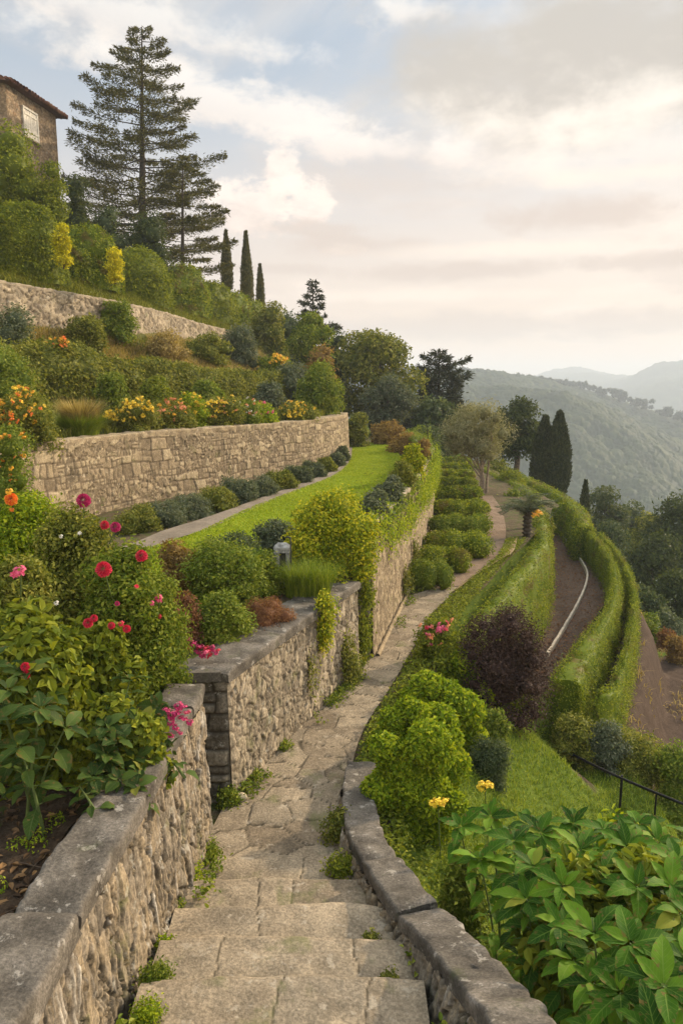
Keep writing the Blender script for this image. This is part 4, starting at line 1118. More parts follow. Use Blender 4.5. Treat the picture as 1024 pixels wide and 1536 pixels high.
# lower path with its pale edging
LL = [gz(*p, -1.87) for p in ((838, 775), (834, 800), (828, 840), (822, 885), (805, 930), (785, 965), (750, 1010))]
LR = [gz(*p, -1.87) for p in ((866, 785), (880, 815), (905, 850), (915, 885), (893, 925), (865, 965), (828, 1015))]
loft('lower_path', LL, LR, 'brown_path', 30, 160, noise=.02, nsc=.5)
def edging():
    P = smoothline([gz(*p, -1.80) for p in ((842, 802), (858, 822), (872, 843), (880, 860), (877, 880), (866, 905), (852, 930), (836, 957), (820, 982))], 90)
    mb = MB(); t = nrm(np.gradient(P[:, :2], axis=0)); sd = np.stack([t[:, 1], -t[:, 0]], 1); w = .028
    prof = np.array([(-w, -.08), (-w, .035), (-w * .7, .05), (w * .7, .05), (w, .035), (w, -.08)])
    v = np.stack([P[:, None, 0] + sd[:, None, 0] * prof[None, :, 0], P[:, None, 1] + sd[:, None, 1] * prof[None, :, 0], P[:, None, 2] + prof[None, :, 1] + .008 * np.sin(np.arange(90) * 1.3)[:, None]], -1)
    mb.add(v.reshape(-1, 3), gridf(90, 6), 0, False)
    for e in (0, 89): mb.add(v[e], np.arange(6)[None], 0, False)
    o = mb.build('path_edging', [plain('edging', (.50, .44, .36), .8, .2, 0, .25, 9)], None, tuple(P[0]))
    tag(o, 'thin whitish kerb strip curving along the brown lower path', 'edging')
edging()

# ------------------------------------------------------------------ hills beyond the valley
def canopy(name, ridge, foot_d, ridge_d, foot_z, mat, nu, nv, dome, amp, trees, kind, back=.35):
    """wooded slope: ridge given by pixel rows; crowns are domes in the surface"""
    px = np.linspace(ridge[0][0], ridge[-1][0], nu); py = np.interp(px, [r[0] for r in ridge], [r[1] for r in ridge])
    R = np.array([at(x, y, ridge_d * (1 + .1 * math.sin(x * .01))) for x, y in zip(px, py)])
    Fo = np.array([at(x, 600, foot_d) for x in px]); Fo[:, 2] = foot_z
    t = np.linspace(0, 1, nv)
    tt = np.concatenate([t, 1 + np.linspace(0, back, 24)[1:]])
    prof = np.where(tt <= 1, np.sin(np.clip(tt, 0, 1) * np.pi / 2) ** 1.25, 1 - (tt - 1) ** 1.4 * 1.6)
    X = Fo[:, None, 0] + (R - Fo)[:, None, 0] * tt; Y = Fo[:, None, 1] + (R - Fo)[:, None, 1] * tt
    Z = Fo[:, None, 2] + (R - Fo)[:, None, 2] * prof
    x, y, z = X.ravel(), Y.ravel(), Z.ravel()
    q = np.stack([x, y], 1)
    if amp: z = z + (fbm(q / 120, 4, 21) - .5) * amp * np.clip(np.broadcast_to(1 - np.abs(tt * 2 - 1) ** 2, X.shape).ravel() + .15, 0, 1)
    var = np.full(len(x), .5)
    if dome:
        f1, e, i = voro(x / dome, y / dome, 1.0, 77); hgt = dome * (.10 + .36 * i)
        z = z + hgt * np.sqrt(np.clip(1 - (f1 / .78) ** 2, 0, 1)) + (fbm(q / (dome * .16), 3, 5) - .5) * dome * .38; var = i
    mb = MB(); mb.add(np.stack([x, y, z], 1), gridf(nu, len(tt)), 0, True, var=var)
    if trees:
        rng = np.random.default_rng(4)
        for k in range(trees):
            p = R[rng.integers(nu)]; s = rng.uniform(1.6, 4.2); c = p + np.array([rng.normal(0, 4), rng.uniform(-40, 6), s * .25 + .5])
            cc, rr = lobes_for(rng, c, np.array([s, s, s * .9]), 6, .5); foliage(mb, rng, 110, cc, rr, 1.1, core=.85)
    return tag(mb.build(name, [MATS[mat]]), kind=kind)
leaf_mat('wood', (.016, .028, .012), (.026, .042, .016), (.045, .062, .024), .02, spec=.02)
canopy('wooded_hill', [(420, 585), (560, 560), (640, 556), (700, 562), (740, 566), (800, 572), (850, 579), (900, 590), (935, 602), (960, 612), (990, 622), (1024, 634), (1120, 672), (1300, 730)], 300, 640, -63, 'wood', 640, 360, 5.2, 62, 420, 'stuff')
canopy('distant_hill', [(500, 590), (700, 580), (790, 570), (830, 560), (868, 556), (900, 560), (940, 572), (1000, 590), (1300, 600)], 1500, 2300, -64, 'wood', 220, 60, 14, 60, 0, 'structure', .5)
canopy('distant_hill', [(800, 600), (880, 585), (930, 572), (975, 556), (1020, 546), (1080, 537), (1200, 530), (1500, 545)], 1250, 1900, -64, 'wood', 220, 60, 14, 60, 0, 'structure', .5)

# ------------------------------------------------------------------ house on the hill
def house():
    A, B = np.array([-14.8, 35.0]), np.array([-14.1, 39.0]); zt, zb = 16.85, 8.0
    r = empty('stone_house', 'tan stone house with a tiled roof and one white shuttered window, above the tall hedge', 'house', (A[0], A[1], zb))
    L = nrm(B - A); N = np.array([L[1], -L[0]])                         # facade faces right
    Cc = A - np.array([4.6, .9]); D = Cc + (B - A)
    mb = MB(); st = st_rubble(.3, .2, .03, .35, .15, 31)
    facegrid(mb, [A, B], zb, zt, .06, st); facegrid(mb, [Cc, A], zb, zt, .06, st)
    v = [(*B, zb), (*D, zb), (*D, zt), (*B, zt), (*Cc, zb), (*Cc, zt)]
    mb.add(v, [[0, 1, 2, 3], [1, 4, 5, 2]], 0, False, var=.5, edge=1.)
    mb.build('wall', [MATS['house_stone']], r)
    # hipped roof with barrel tiles
    m, g, b = new_mat('roof_tile'); g.l.new(g.mix(.6, g.ramp(attr(g, 'var'), [(0, (.12, .055, .035)), (.5, (.20, .09, .055)), (1, (.27, .15, .09))]), g.ramp(g.noise(pos_co(g), 6, 5, .7), [(.3, .5), (.7, 1.3)]), 'MULTIPLY'), b.inputs['Base Color']); MATS['roof_tile'] = m
    ov = .42; ctr = (A + B + Cc + D) / 4; cs = [A, B, D, Cc]; ex = [ctr + (c - ctr) * (1 + ov / 2.3) for c in cs]; zt2 = zt - .02; zr = zt + 1.15
    rf = MB(); rng = rg()
    for i in range(4):
        p0, p1 = ex[i], ex[(i + 1) % 4]; ln = np.linalg.norm(p1 - p0); k = int(ln / .22)
        for j in range(k):
            f0 = (j + .5) / k; e = p0 + (p1 - p0) * f0
            span = min(f0, 1 - f0) * 2; top = e + (ctr - e) * min(1, span)
            for q in range(5):
                if q / 5 > 1: break
                a0, a1 = q / 5, (q + 1) / 5 + .03
                s0, s1 = e + (top - e) * a0, e + (top - e) * a1
                zz0, zz1 = zt2 + (zr - zt2) * min(1, span) * a0 + .03, zt2 + (zr - zt2) * min(1, span) * a1
                tube(rf, [(*s0, zz0 + rng.normal(0, .012)), (*s1, zz1)], [.105, .085], 8, 0, var=rng.random())
    v = [(*e, zt2 - .06) for e in ex] + [(*ctr, zr - .08)]
    rf.add(v, [[0, 1, 4], [1, 2, 4], [2, 3, 4], [3, 0, 4]], 0, False, var=.3); rf.add(v[:4], [[3, 2, 1, 0]], 0, False, var=.1)
    rf.build('roof', [m], r)
    # window: frame with two shutters
    wc = A + (B - A) * .42; zc = 15.62
    tan = math.atan2(L[1], L[0]); plain('white_paint', (.52, .49, .43), .7, .2, 0, .25, 9)
    fm = MB(); c = wc + N * .05
    for (dx, dz, sx, sz) in ((-.56, 0, .09, 1.2), (.56, 0, .09, 1.2), (0, .60, 1.21, .09), (0, -.60, 1.21, .09)):
        box(fm, (c[0] + L[0] * dx, c[1] + L[1] * dx, zc + dz), (sx, .12, sz), 0, tan)
    w = fm.build('window', [MATS['white_paint']], r)
    for sg in (-1, 1):
        sm_ = MB()
        for q in (-.14, 0, .14): box(sm_, (c[0] + L[0] * (sg * .26 + q), c[1] + L[1] * (sg * .26 + q), zc), (.13, .05, 1.08), 0, tan)
        for q in (-.36, .36): box(sm_, (c[0] + L[0] * sg * .26 + N[0] * .035, c[1] + L[1] * sg * .26 + N[1] * .035, zc + q), (.44, .03, .09), 0, tan)
        for e in (-.235, .235): box(sm_, (c[0] + L[0] * (sg * .26 + e), c[1] + L[1] * (sg * .26 + e), zc), (.05, .07, 1.1), 0, tan)
        sm_.build('shutter', [MATS['white_paint']], w)
    si = MB(); box(si, (c[0], c[1], zc - .70), (1.4, .22, .07), 0, tan, var=.6, edge=1.); si.build('sill', [MATS['rubble_cream']], w)
house()

# ------------------------------------------------------------------ trees
conifer('pine_tree', 'tall dark layered pine standing alone against the sky beside the house', 'pine', 213, 40, 410, 128, 42, 104, 860, .19, d0=.10, up=.14, tr=.26, shape=.55, cx_base=214, lside=.10, spread=.125, irr=.16)
conifer('pine_tree', 'smaller layered pine in front of the tall pine, on its right flank', 'pine', 274, 232, 430, 74, 39, 28, 620, .19, d0=.10, up=.08, tr=.12, shape=.5, spread=.13, irr=.2)
G3 = 'slim clipped cypresses on the ridge'
cypress('cypress_tree', 'slim ridge cypress nearest the pines, a bent tuft at its tip', 'pine', 341, 346, 440, 8.5, 46, 3200, .14, G3, bump_=.06, prof=(.9, 1, .95, .86, .72, .5, .28, .12))
cypress('cypress_tree', 'slim ridge cypress in the middle of the three, also the tallest', 'pine', 371, 348, 462, 9.5, 45, 3600, .14, G3, bump_=.06, prof=(.95, 1, .95, .86, .70, .48, .27, .12))
cypress('cypress_tree', 'shortest and thinnest of the three slim cypresses on the ridge', 'pine', 391, 397, 470, 6, 47, 2000, .13, G3, bump_=.05, prof=(.9, 1, .95, .86, .66, .4, .15))
conifer('spruce_tree', 'dark spruce with a pointed top behind the round green tree on the slope', 'spruce', 469, 421, 600, 50, 46, 70, 300, .26, d0=.05, up=.12, tr=.15, shape=.8, irr=.35)
FT = 'trees beyond the lawn'
tree('broadleaf_tree', 'big round crowned tree standing at the far end of the lawn', 'mixed', 562, 478, 668, 60, 41, 17000, .22, .12, 34, .34, group=FT, prof=(.75, 1, .95, .8, .55), deep=.9)
tree('broadleaf_tree', 'paler silvery tree in front of the big round tree, right over the lawn', 'greygreen', 580, 560, 668, 44, 37, 9000, .17, .05, 18, .4, group=FT)
tree('broadleaf_tree', 'olive green round tree on the slope in front of the spruce', 'fresh', 463, 465, 590, 36, 37, 7500, .17, .2, 16, .42, group=FT)
conifer('cedar_tree', 'dark spreading conifer with a ragged top, right of the big round tree', 'spruce', 658, 526, 690, 62, 44, 80, 330, .30, d0=.1, up=.22, tr=.2, shape=.5, irr=.3, spread=.3)
tree('broadleaf_tree', 'dark green tree just behind the silvery olive', 'dark', 772, 588, 720, 44, 40, 9000, .20, .1, 22, .38, group=FT)
bush('shrub', 'feathery dark green shrub between the cedar and the lawn shrubs', 'shrub', 'bluegreen', 652, 598, 672, 34, 37, 3000, .22, 10, .45)
# silvery olive with several leaning stems
def olive_tree():
    d = 25.0; b = at(722, 748, d); r = empty('olive_tree', 'silvery olive tree with a domed feathery crown and thin pale stems beside the path', 'tree', tuple(b))
    rng = rg(); c = at(714, 655, d); rx = 56 / F * depth(d, 2); top = at(714, 600, d)[2]; bot = at(714, 706, d)[2]
    k = 46; dd = rdir(rng, k); rr_ = rng.uniform(.35, .86, k)
    cc = np.array([c[0], d, (top + bot) / 2]) + dd * rr_[:, None] * np.array([rx * .95, rx * .9, (top - bot) / 2 * .9]); rad = rng.uniform(.22, .42, k)
    mb = MB(); foliage(mb, rng, 17000, cc, rad, .115, core=.45, rough=.28, asp=.22, axis=np.array([0, 0, -.25]), ajit=.9, droop=.35, keep=.55)
    mb.build('crown', [MATS['olive']], r)
    tb = MB()
    for i in range(5):
        x0 = b[0] + rng.normal(0, .12); e = cc[rng.integers(k)] * .6 + np.array([c[0], d, c[2]]) * .4
        P = smoothline([(x0, d + rng.normal(0, .1), b[2] - .1), ((x0 + b[0]) / 2 + rng.normal(0, .06), d, b[2] + .9), tuple(e)], 12)
        tube(tb, P, np.linspace(.055, .02, 12), 7, 0)
    for i in range(16):
        e = cc[i * 2]; s0 = np.array([b[0] - .05, d, b[2] + rng.uniform(.7, 1.5)]); tube(tb, smoothline([s0, (s0 + e) / 2 + np.array([0, 0, .1]), e], 6), np.linspace(.03, .008, 6), 5, 0)
    tb.build('trunk', [MATS['bark_pale']], r)
olive_tree()
CP = 'dark cypresses below the garden'
cypress('cypress_tree', 'left and shorter of the two broad dark cypresses behind the curved hedge', 'cypress', 812, 626, 742, 17, 36, 6500, .17, CP, trunkh=.03)
cypress('cypress_tree', 'right and taller of the two broad dark cypresses behind the curved hedge', 'cypress', 833, 619, 745, 18, 35.5, 7000, .17, CP, trunkh=.03)
cypress('cypress_tree', 'small thin pointed conifer alone behind the end of the curved hedge', 'cypress', 874, 722, 790, 6.5, 33, 1500, .13, None, bump_=.08)

# woodland on the slope at the right
WD = 'woodland trees on the valley slope'
for (lab, mat, cx, top, bot, hw, d, n, leaf) in (
    ('round green tree rising above the others, seen against the hazy hill', 'farleaf', 912, 722, 850, 29, 44, 5200, .20),
    ('dark tree at the frame edge, topmost of the right hand wood', 'dark', 1018, 738, 900, 44, 38, 7500, .21),
    ('low brownish green tree between the round tree and the dark edge tree', 'mixed', 968, 760, 880, 36, 42, 5200, .21),
    ('pale bluish tree close behind the outer hedge', 'bluegreen', 912, 785, 885, 38, 33, 6000, .17),
    ('bushy green tree filling the gap behind the cypresses', 'farleaf', 868, 748, 830, 24, 46, 3400, .20),
    ('brown tinged dark tree in the middle of the right hand wood', 'dark', 975, 800, 930, 44, 32, 7500, .18),
    ('large dark tree low on the right, above the bare slope', 'dark', 1018, 850, 965, 42, 27, 7500, .15),
    ('mid green leafy tree beside the bend of the outer hedge', 'bluegreen', 955, 870, 960, 38, 25, 6500, .13),
    ('distant mixed green tree beyond the round one', 'farleaf', 945, 745, 840, 30, 50, 3400, .22),
    ('small tree far down beside the thin conifer', 'farleaf', 890, 770, 840, 24, 50, 2400, .22)):
    tree('valley_tree', lab, mat, cx, top, bot, hw, d, n, leaf, .05, 20, .42, group=WD, bark='bark_dark', tr=.15, limbs=4)
for (lab, mat, cx, top, bot, hw, d, n, leaf) in (
    ('bright green low shrub at the top of the bare brown slope', 'fresh', 968, 922, 962, 24, 20, 2600, .09),
    ('rust brown shrub on the bare slope below the bright green one', 'rust', 996, 945, 990, 17, 19.0, 2000, .08),
    ('brown rounded shrub at the frame edge on the bare slope', 'autumn', 1014, 955, 1015, 18, 17.5, 2200, .08),
    ('pale grey green shrub at the frame edge under the dark tree', 'greygreen', 1005, 915, 955, 22, 22, 2200, .10)):
    bush('shrub', lab, 'shrub', mat, cx, top, bot, hw, d, n, leaf, 9, .45)

# ------------------------------------------------------------------ left hillside: hedges, bushes, beds
TB = 'tall bushes under the house'
bush('tall_bush', 'tall bright green bush in front of the house wall, cut by the frame edge', 'bush', 'hedge', 18, 190, 345, 52, 26, 14000, .10, 18, .40, TB)
bush('tall_bush', 'narrow upright green bush beside the tall one, below the house corner', 'bush', 'hedge', 77, 245, 345, 23, 26, 6000, .10, 10, .46, TB)
bush('tall_bush', 'dark bush directly right of the house corner', 'bush', 'dark', 115, 264, 360, 24, 31, 4200, .12, 10, .44, TB)
bush('tall_bush', 'dark round bush between the house corner and the pine trunk', 'bush', 'bluegreen', 160, 313, 395, 32, 32, 4600, .12, 11, .44, TB)
bush('tall_bush', 'dark dense bush standing against the foot of the pine trunk', 'bush', 'dark', 222, 318, 408, 34, 33, 5000, .12, 12, .42, TB)
tree('broadleaf_tree', 'tree top peeping over the house roof at the frame edge', 'fresh', -4, 78, 240, 16, 46, 900, .2, .5, 8, .4)
RB = 'rounded bushes above the top wall'
for i_, (lab, mat, cx, top, bot, hw, d, n) in enumerate((
    ('broad clipped bush at the frame edge, first of the row above the top wall', 'hedge', 36, 305, 412, 58, 22.3, 15000),
    ('second rounded bush of the top row, between two yellow sprigs', 'hedge', 128, 340, 428, 52, 25.6, 11000),
    ('third rounded bush of the top row, under the dark pine bush', 'hedge', 210, 374, 445, 42, 29.8, 8000),
    ('fourth rounded bush of the top row, below the smaller pine', 'hedge', 274, 400, 458, 36, 34.8, 6500),
    ('fifth rounded bush of the top row, below the first slim cypress', 'hedge', 322, 424, 470, 28, 38.8, 4200),
    ('sixth rounded bush of the top row, below the middle slim cypress', 'hedge', 353, 438, 478, 22, 42, 3400),
    ('last and smallest rounded bush of the top row', 'hedge', 382, 452, 490, 20, 45, 2800))):
    c_ = at(cx, top, d); dv = np.array([.27, .96]); L_ = .10 * d; w_ = 2 * hw / F * depth(d, c_[2]) * .92; zb_ = min(at(cx, bot, d)[2], surf_z(c_[0], d)) - .15
    sweep_hedge('rounded_bush', lab, 'bush', 'clipped' if i_ % 2 else 'hedge', [(c_[0] + dv[0] * t_ * L_, d + dv[1] * t_ * L_, zb_, c_[2] - .55 * abs(t_) * 2) for t_ in (-.5, 0, .5)], [w_ * .45, w_, w_ * .5], n, .0036 * d, RB, bulge=.22, sq=2.9, nsec=26, lumps=.6)
YS = 'yellow sprigs among the rounded bushes'
bush('yellow_shrub', 'yellow leaved sprig growing out right of the first rounded bush', 'shrub', 'yellow_leaf', 94, 336, 396, 14, 19.7, 1800, .07, 7, .5, YS, grow=False)
bush('yellow_shrub', 'yellow leaved sprig growing out right of the second rounded bush', 'shrub', 'yellow_leaf', 172, 372, 420, 13, 22.4, 1600, .07, 7, .5, YS, grow=False)
MS = 'shrubs at the foot of the top wall'
for (lab, mat, cx, top, bot, hw, d, n, leaf) in (
    ('fresh green leafy shrub climbing against the top wall', 'fresh', 176, 452, 512, 26, 23, 4200, .09),
    ('spreading dark green shrub at the foot of the top wall', 'mixed', 122, 474, 522, 34, 21, 4600, .09),
    ('greyish shrub at the frame edge below the top wall', 'greygreen', 18, 462, 525, 38, 17, 5200, .075),
    ('low dry shrub on the terrace, in the middle below the top wall', 'dry', 250, 495, 540, 34, 24, 3000, .09),
    ('low olive brown shrub right of the dry one', 'mixed', 310, 500, 545, 34, 27, 3000, .10),
    ('pale green wispy shrub under the right end of the top wall', 'greygreen', 362, 488, 548, 28, 30, 3200, .11)):
    bush('terrace_shrub', lab, 'shrub', mat, cx, top, bot, hw, d, n, leaf, 11, .42, MS)
for (lab, mat, cx, top, bot, hw, d, n, leaf) in (
    ('leafy shrub at the end of the top row, under the shortest cypress', 'mixed', 405, 455, 560, 30, 40, 5000, .16),
    ('dense green bush left of the spruce', 'bluegreen', 425, 470, 580, 30, 43, 4200, .17),
    ('yellowish bush below the olive green round tree', 'autumn', 480, 520, 585, 26, 35, 3400, .14),
    ('dark shrub between the round green tree and the big round tree', 'dark', 505, 500, 640, 28, 44, 5200, .18),
    ('light green airy bush at the end of the flower bed', 'fresh', 480, 545, 634, 34, 26, 8500, .10),
    ('grey green bush behind the end of the flower bed', 'greygreen', 440, 545, 615, 34, 28, 5000, .11)):
    bush('hillside_bush', lab, 'bush', mat, cx, top, bot, hw, d, n, leaf, 14, .40, 'bushes where the hillside falls to the lawn')
# long hedge of trailing shrubs on the bank between the two lower terraces
sweep_hedge('bank_hedge', 'long shaggy green hedge covering the bank behind the flower bed', 'hedge', 'mixed',
            [(-9.3, 10.4, 2.6, 4.85), (-8.1, 14.0, 2.6, 4.75), (-6.85, 17.8, 2.6, 4.55), (-5.15, 21.8, 2.6, 4.25), (-3.5, 25.5, 2.6, 4.05), (-2.2, 29.4, 2.5, 3.85), (-1.3, 33, 2.2, 3.4)], [1.3, 1.3, 1.2, 1.1, 1.0], 70000, .10, bulge=.42, sq=4.0, nsec=130, lumps=1.2, kw2=dict(axis=np.array([.15, -.25, -.5]), ajit=.75, jit=.9))
BK = 'shrubs along the foot of the bank behind the flower bed'
for (lab, cx, top, bot, hw, d, mat) in (
    ('dense shrub at the frame edge behind the orange flowers', 6, 520, 620, 46, 15.0, 'fresh'),
    ('bright shrub between the golden grass and the yellow flowers', 168, 560, 622, 24, 17.2, 'fresh'),
    ('dark shrub behind the yellow flowering bushes', 236, 566, 615, 26, 18.6, 'hedge'),
    ('soft shrub midway along the bank foot', 312, 572, 612, 24, 20.2, 'fresh'),
    ('grey green shrub near the far end of the flower bed', 405, 575, 612, 26, 23.5, 'greygreen')):
    bush('bank_shrub', lab, 'shrub', mat, cx, top, bot, hw, d, 6000, .0042 * d, 16, .38, BK, axis=np.array([0, -.3, -.5]), ajit=.7)

# flowers along the top of the terrace wall
FB = 'flowering plants along the terrace wall'
flower_bush('flowering_bush', 'large bush at the frame edge covered in orange and yellow flowers', 'flowering bush', 'mixed', 28, 585, 680, 58, 12.9, 9000, .055, [('spray', 'amber', 55, 0.055), ('spray', 'orange', 26, 0.044), ('spray', 'yellow', 34, 0.051)], 16, .38, FB)
flower_bush('flowering_bush', 'bush with small orange blossoms hanging over the end of the terrace wall', 'flowering bush', 'fresh', 12, 640, 760, 40, 9.6, 7000, .045, [('spray', 'amber', 26, 0.038), ('spray', 'orange', 18, 0.035)], 14, .4, FB)
flower_bush('flowering_bush', 'compact yellow flowering bush right of the golden grass', 'flowering bush', 'mixed', 200, 598, 652, 40, 16.3, 6000, .05, [('spray', 'yellow', 71, 0.061)], 10, .42, FB)
flower_bush('flowering_bush', 'bush with loose orange and coral blossoms right of the compact yellow one', 'flowering bush', 'mixed', 252, 600, 650, 38, 17.4, 5200, .055, [('spray', 'coral', 38, 0.055), ('spray', 'amber', 30, 0.051)], 9, .42, FB)
flower_bush('flowering_bush', 'taller yellow green bush with yellow heads, midway along the wall', 'flowering bush', 'lime', 291, 590, 648, 24, 18.4, 4000, .06, [('spray', 'yellow', 34, 0.058)], 8, .45, FB)
flower_bush('flowering_bush', 'yellow flowering bush left of the pale pink one', 'flowering bush', 'mixed', 328, 596, 646, 36, 19.0, 5000, .06, [('spray', 'yellow', 55, 0.058), ('spray', 'coral', 18, 0.044)], 9, .42, FB)
flower_bush('flowering_bush', 'bush with pale pink and white flower heads', 'flowering bush', 'fresh', 366, 600, 643, 26, 19.8, 3600, .06, [('spray', 'coral', 14, 0.051), ('spray', 'white', 18, 0.051)], 7, .45, FB)
flower_bush('flowering_bush', 'green bush with a spike of bright pink flowers', 'flowering bush', 'lime', 392, 604, 641, 25, 20.6, 3400, .06, [('spray', 'pink', 14, 0.055), ('spray', 'yellow', 7, 0.044)], 7, .45, FB)
flower_bush('flowering_bush', 'last flowering bush of the wall with a yellow crown', 'flowering bush', 'mixed', 440, 602, 638, 36, 22.3, 4400, .07, [('spray', 'yellow', 38, 0.064), ('spray', 'amber', 11, 0.058)], 8, .45, FB)
flower_bush('flowering_bush', 'orange flowering clump on the dry terrace below the top wall, at the left', 'flowering bush', 'mixed', 92, 508, 532, 20, 17.5, 1200, .06, [('spray', 'orange', 15, 0.064), ('spray', 'amber', 11, 0.058)], 6, .5, 'flower clumps on the upper terrace', grow=False)
flower_bush('flowering_bush', 'orange yellow flowering clump at the far end of the upper terrace', 'flowering bush', 'fresh', 412, 532, 560, 26, 30, 1600, .10, [('spray', 'yellow', 18, 0.108), ('spray', 'amber', 15, 0.096)], 7, .5, 'flower clumps on the upper terrace', grow=False)
def golden_grass():
    b = at(122, 655, 14.9); rng = rg(); mb = MB(); n = 4600
    a = rng.random(n) * 6.283; q = np.sqrt(rng.random(n)) * .32
    pos = np.stack([b[0] + np.cos(a) * q, b[1] + np.sin(a) * q, np.full(n, b[2] - .05)], 1)
    blades(mb, rng, pos, .50, .010, .42, 0, np.stack([np.cos(a), np.sin(a), 0 * a], 1), .4)
    k = 1500; a = rng.random(k) * 6.283; q = np.sqrt(rng.random(k)) * .3
    pos = np.stack([b[0] + np.cos(a) * q, b[1] + np.sin(a) * q, np.full(k, b[2] + .15)], 1)
    blades(mb, rng, pos, .58, .012, .36, 1, np.stack([np.cos(a), np.sin(a), 0 * a], 1), .3)
    tag(mb.build('ornamental_grass', [MATS['grass'], MATS['dry']], None, tuple(b)), 'rounded clump of golden ornamental grass on the terrace wall', 'grass clump')
golden_grass()

# grey green edging shrubs at the foot of the terrace wall
LV = 'low shrubs along the gravel walk'
LVL = ('beside the magenta dahlia', 'second from the dahlias', 'third from the dahlias', 'fourth from the dahlias', 'fifth from the dahlias', 'sixth from the dahlias', 'seventh from the dahlias', 'eighth, before the bend', 'ninth, at the bend', 'tenth, past the bend', 'eleventh, close to the wall end', 'last, at the wall end')
for i, (cx, top, bot, hw, d) in enumerate(((205, 762, 815, 26, 12.3), (245, 756, 802, 26, 12.9), (285, 746, 792, 25, 13.7), (322, 735, 781, 24, 14.5), (356, 722, 770, 22, 15.4), (390, 718, 758, 21, 16.3), (420, 710, 747, 19, 17.3), (446, 703, 736, 17, 18.4), (469, 697, 726, 15, 19.6), (488, 691, 716, 13, 20.9), (503, 684, 706, 11, 22.3), (514, 674, 696, 8, 23.8))):
    bush('edging_shrub', 'grey green low shrub along the gravel walk, ' + LVL[i], 'shrub', 'mixed' if i % 3 == 0 else 'greygreen', cx, top - 4, bot, hw * 1.3, d, 4800, .0042 * d, 10, .42, LV, axis=np.array([0, 0, .8]), ajit=.6, asp=.32)

# ------------------------------------------------------------------ on and beside the lawn wall
for (name, lab, mat, cx, top, bot, hw, d, n, leaf) in (
    ('golden_bush', 'large round golden green bush on the corner of the wall by the lawn', 'golden', 496, 740, 866, 66, 9.35, 20000, .046),
    ('shrub', 'grey green shrub on the lawn wall, right behind the golden bush', 'greygreen', 563, 737, 792, 24, 10.5, 5200, .045),
    ('shrub', 'silvery mound on the lawn wall below the far creeper', 'greygreen', 586, 715, 764, 21, 11.7, 4400, .048),
    ('shrub', 'olive mound on the lawn wall beside the end of the lawn', 'mixed', 605, 692, 740, 18, 13.4, 3600, .055),
    ('shrub', 'yellow green shrub topping the far lawn wall', 'golden', 619, 668, 722, 18, 15.6, 4200, .06),
    ('shrub', 'rust brown low shrub on the far lawn wall past the yellow green one', 'autumn', 631, 660, 706, 14, 18.5, 3000, .07),
    ('shrub', 'brownish yellow shrub at the far corner of the lawn wall', 'autumn', 607, 650, 690, 24, 27, 3000, .10),
    ('shrub', 'rust tinged shrub behind the far edge of the lawn', 'autumn', 580, 632, 668, 24, 31, 3000, .12),
    ('shrub', 'dark shrub against the end of the terrace wall', 'mixed', 536, 620, 666, 17, 29.5, 3000, .11),
    ('shrub', 'green shrub behind the lawn wall, left of the olive', 'bluegreen', 640, 640, 690, 26, 32, 3000, .13),
    ('shrub', 'low green shrub at the foot of the cedar', 'fresh', 625, 640, 680, 26, 35, 2400, .14)):
    bush(name, lab, 'bush' if name == 'golden_bush' else 'shrub', mat, cx, top, bot, hw, d, n, leaf, 16 if hw > 40 else 10, .40, grow=d > 20)
bush('shrub', 'small leafy shrub on the near end of the lawn wall, right of the golden bush', 'shrub', 'lime', 556, 772, 836, 16, 10.6, 2600, .045, 9, .42)
bush('shrub', 'leafy green shrub on the lawn wall between golden bush and grey green shrub', 'shrub', 'fresh', 572, 752, 806, 16, 11.9, 2400, .05, 9, .42)
def creeper(name, label, mat, spots, n, leaf, group=None, thick=.07, hang=1.0, **kw):
    """climber over a wall face: patches (x, y, z, half width, half height, nx, ny) on the masonry"""
    rng = rg(); mb = MB()
    tot = sum(s[3] * s[4] for s in spots)
    for (x, y, z, hw, hh, nx, ny) in spots:
        k = max(20, int(n * hw * hh / tot)); tx, ty = -ny, nx
        u = rng.normal(0, .45, k) * hw; v = rng.normal(0, .45, k) * hh
        thin = np.abs(rng.normal(0, thick, k)) + .01
        pos = np.stack([x + tx * u + nx * thin, y + ty * u + ny * thin, z + v], 1); o = np.tile([nx, ny, .25], (k, 1))
        leafmesh(mb, rng, pos, o, leaf, axis=np.array([0, 0, -hang]), ajit=.7, **kw)
        for q in range(3):
            a = rng.uniform(-.6, .6) * hw; P = [(x + tx * a + nx * .02, y + ty * a + ny * .02, z - hh * .8), (x + tx * a * .7 + nx * .03, y + ty * a * .7 + ny * .03, z), (x + tx * a + nx * .02, y + ty * a + ny * .02, z + hh * .8)]
            tube(mb, smoothline(P, 6), .006, 4, 1, cap=False, var=.3)
    s0 = spots[0]
    return tag(mb.build(name, [MATS[mat], MATS['twig']], None, (s0[0], s0[1], s0[2] - s0[4])), label, 'creeper', group)
wb = smoothline(W_B, 60)
rr0 = np.random.default_rng(77)
creeper('creeper', 'long yellow green creeper hanging over the top of the tall lawn wall', 'lime',
        [(p[0] + .04, p[1], 1.66 - .55 * abs(math.sin(i * 1.7)) * (.45 + i / 60), .34 + .2 * (i > 30), .24 + .30 * abs(math.sin(i * 2.3 + 1)) * (.4 + i / 45), .98, -.2) for i, p in enumerate(wb[1:58:1]) if (i * 7) % 10 < 7], 20000, .045)
creeper('creeper', 'tuft of green creeper low on the sunlit lawn wall', 'mixed', [(1.32, 13.4, .55, .12, .3, .98, -.2), (1.05, 12.2, .30, .16, .3, .98, -.2)], 900, .05)
creeper('creeper', 'leafy creeper in the dark gap between the two walls', 'hedge', [(.32, 9.30, .95, .1, .26, .2, -1), (.28, 9.28, .35, .1, .42, .2, -1)], 1500, .05)
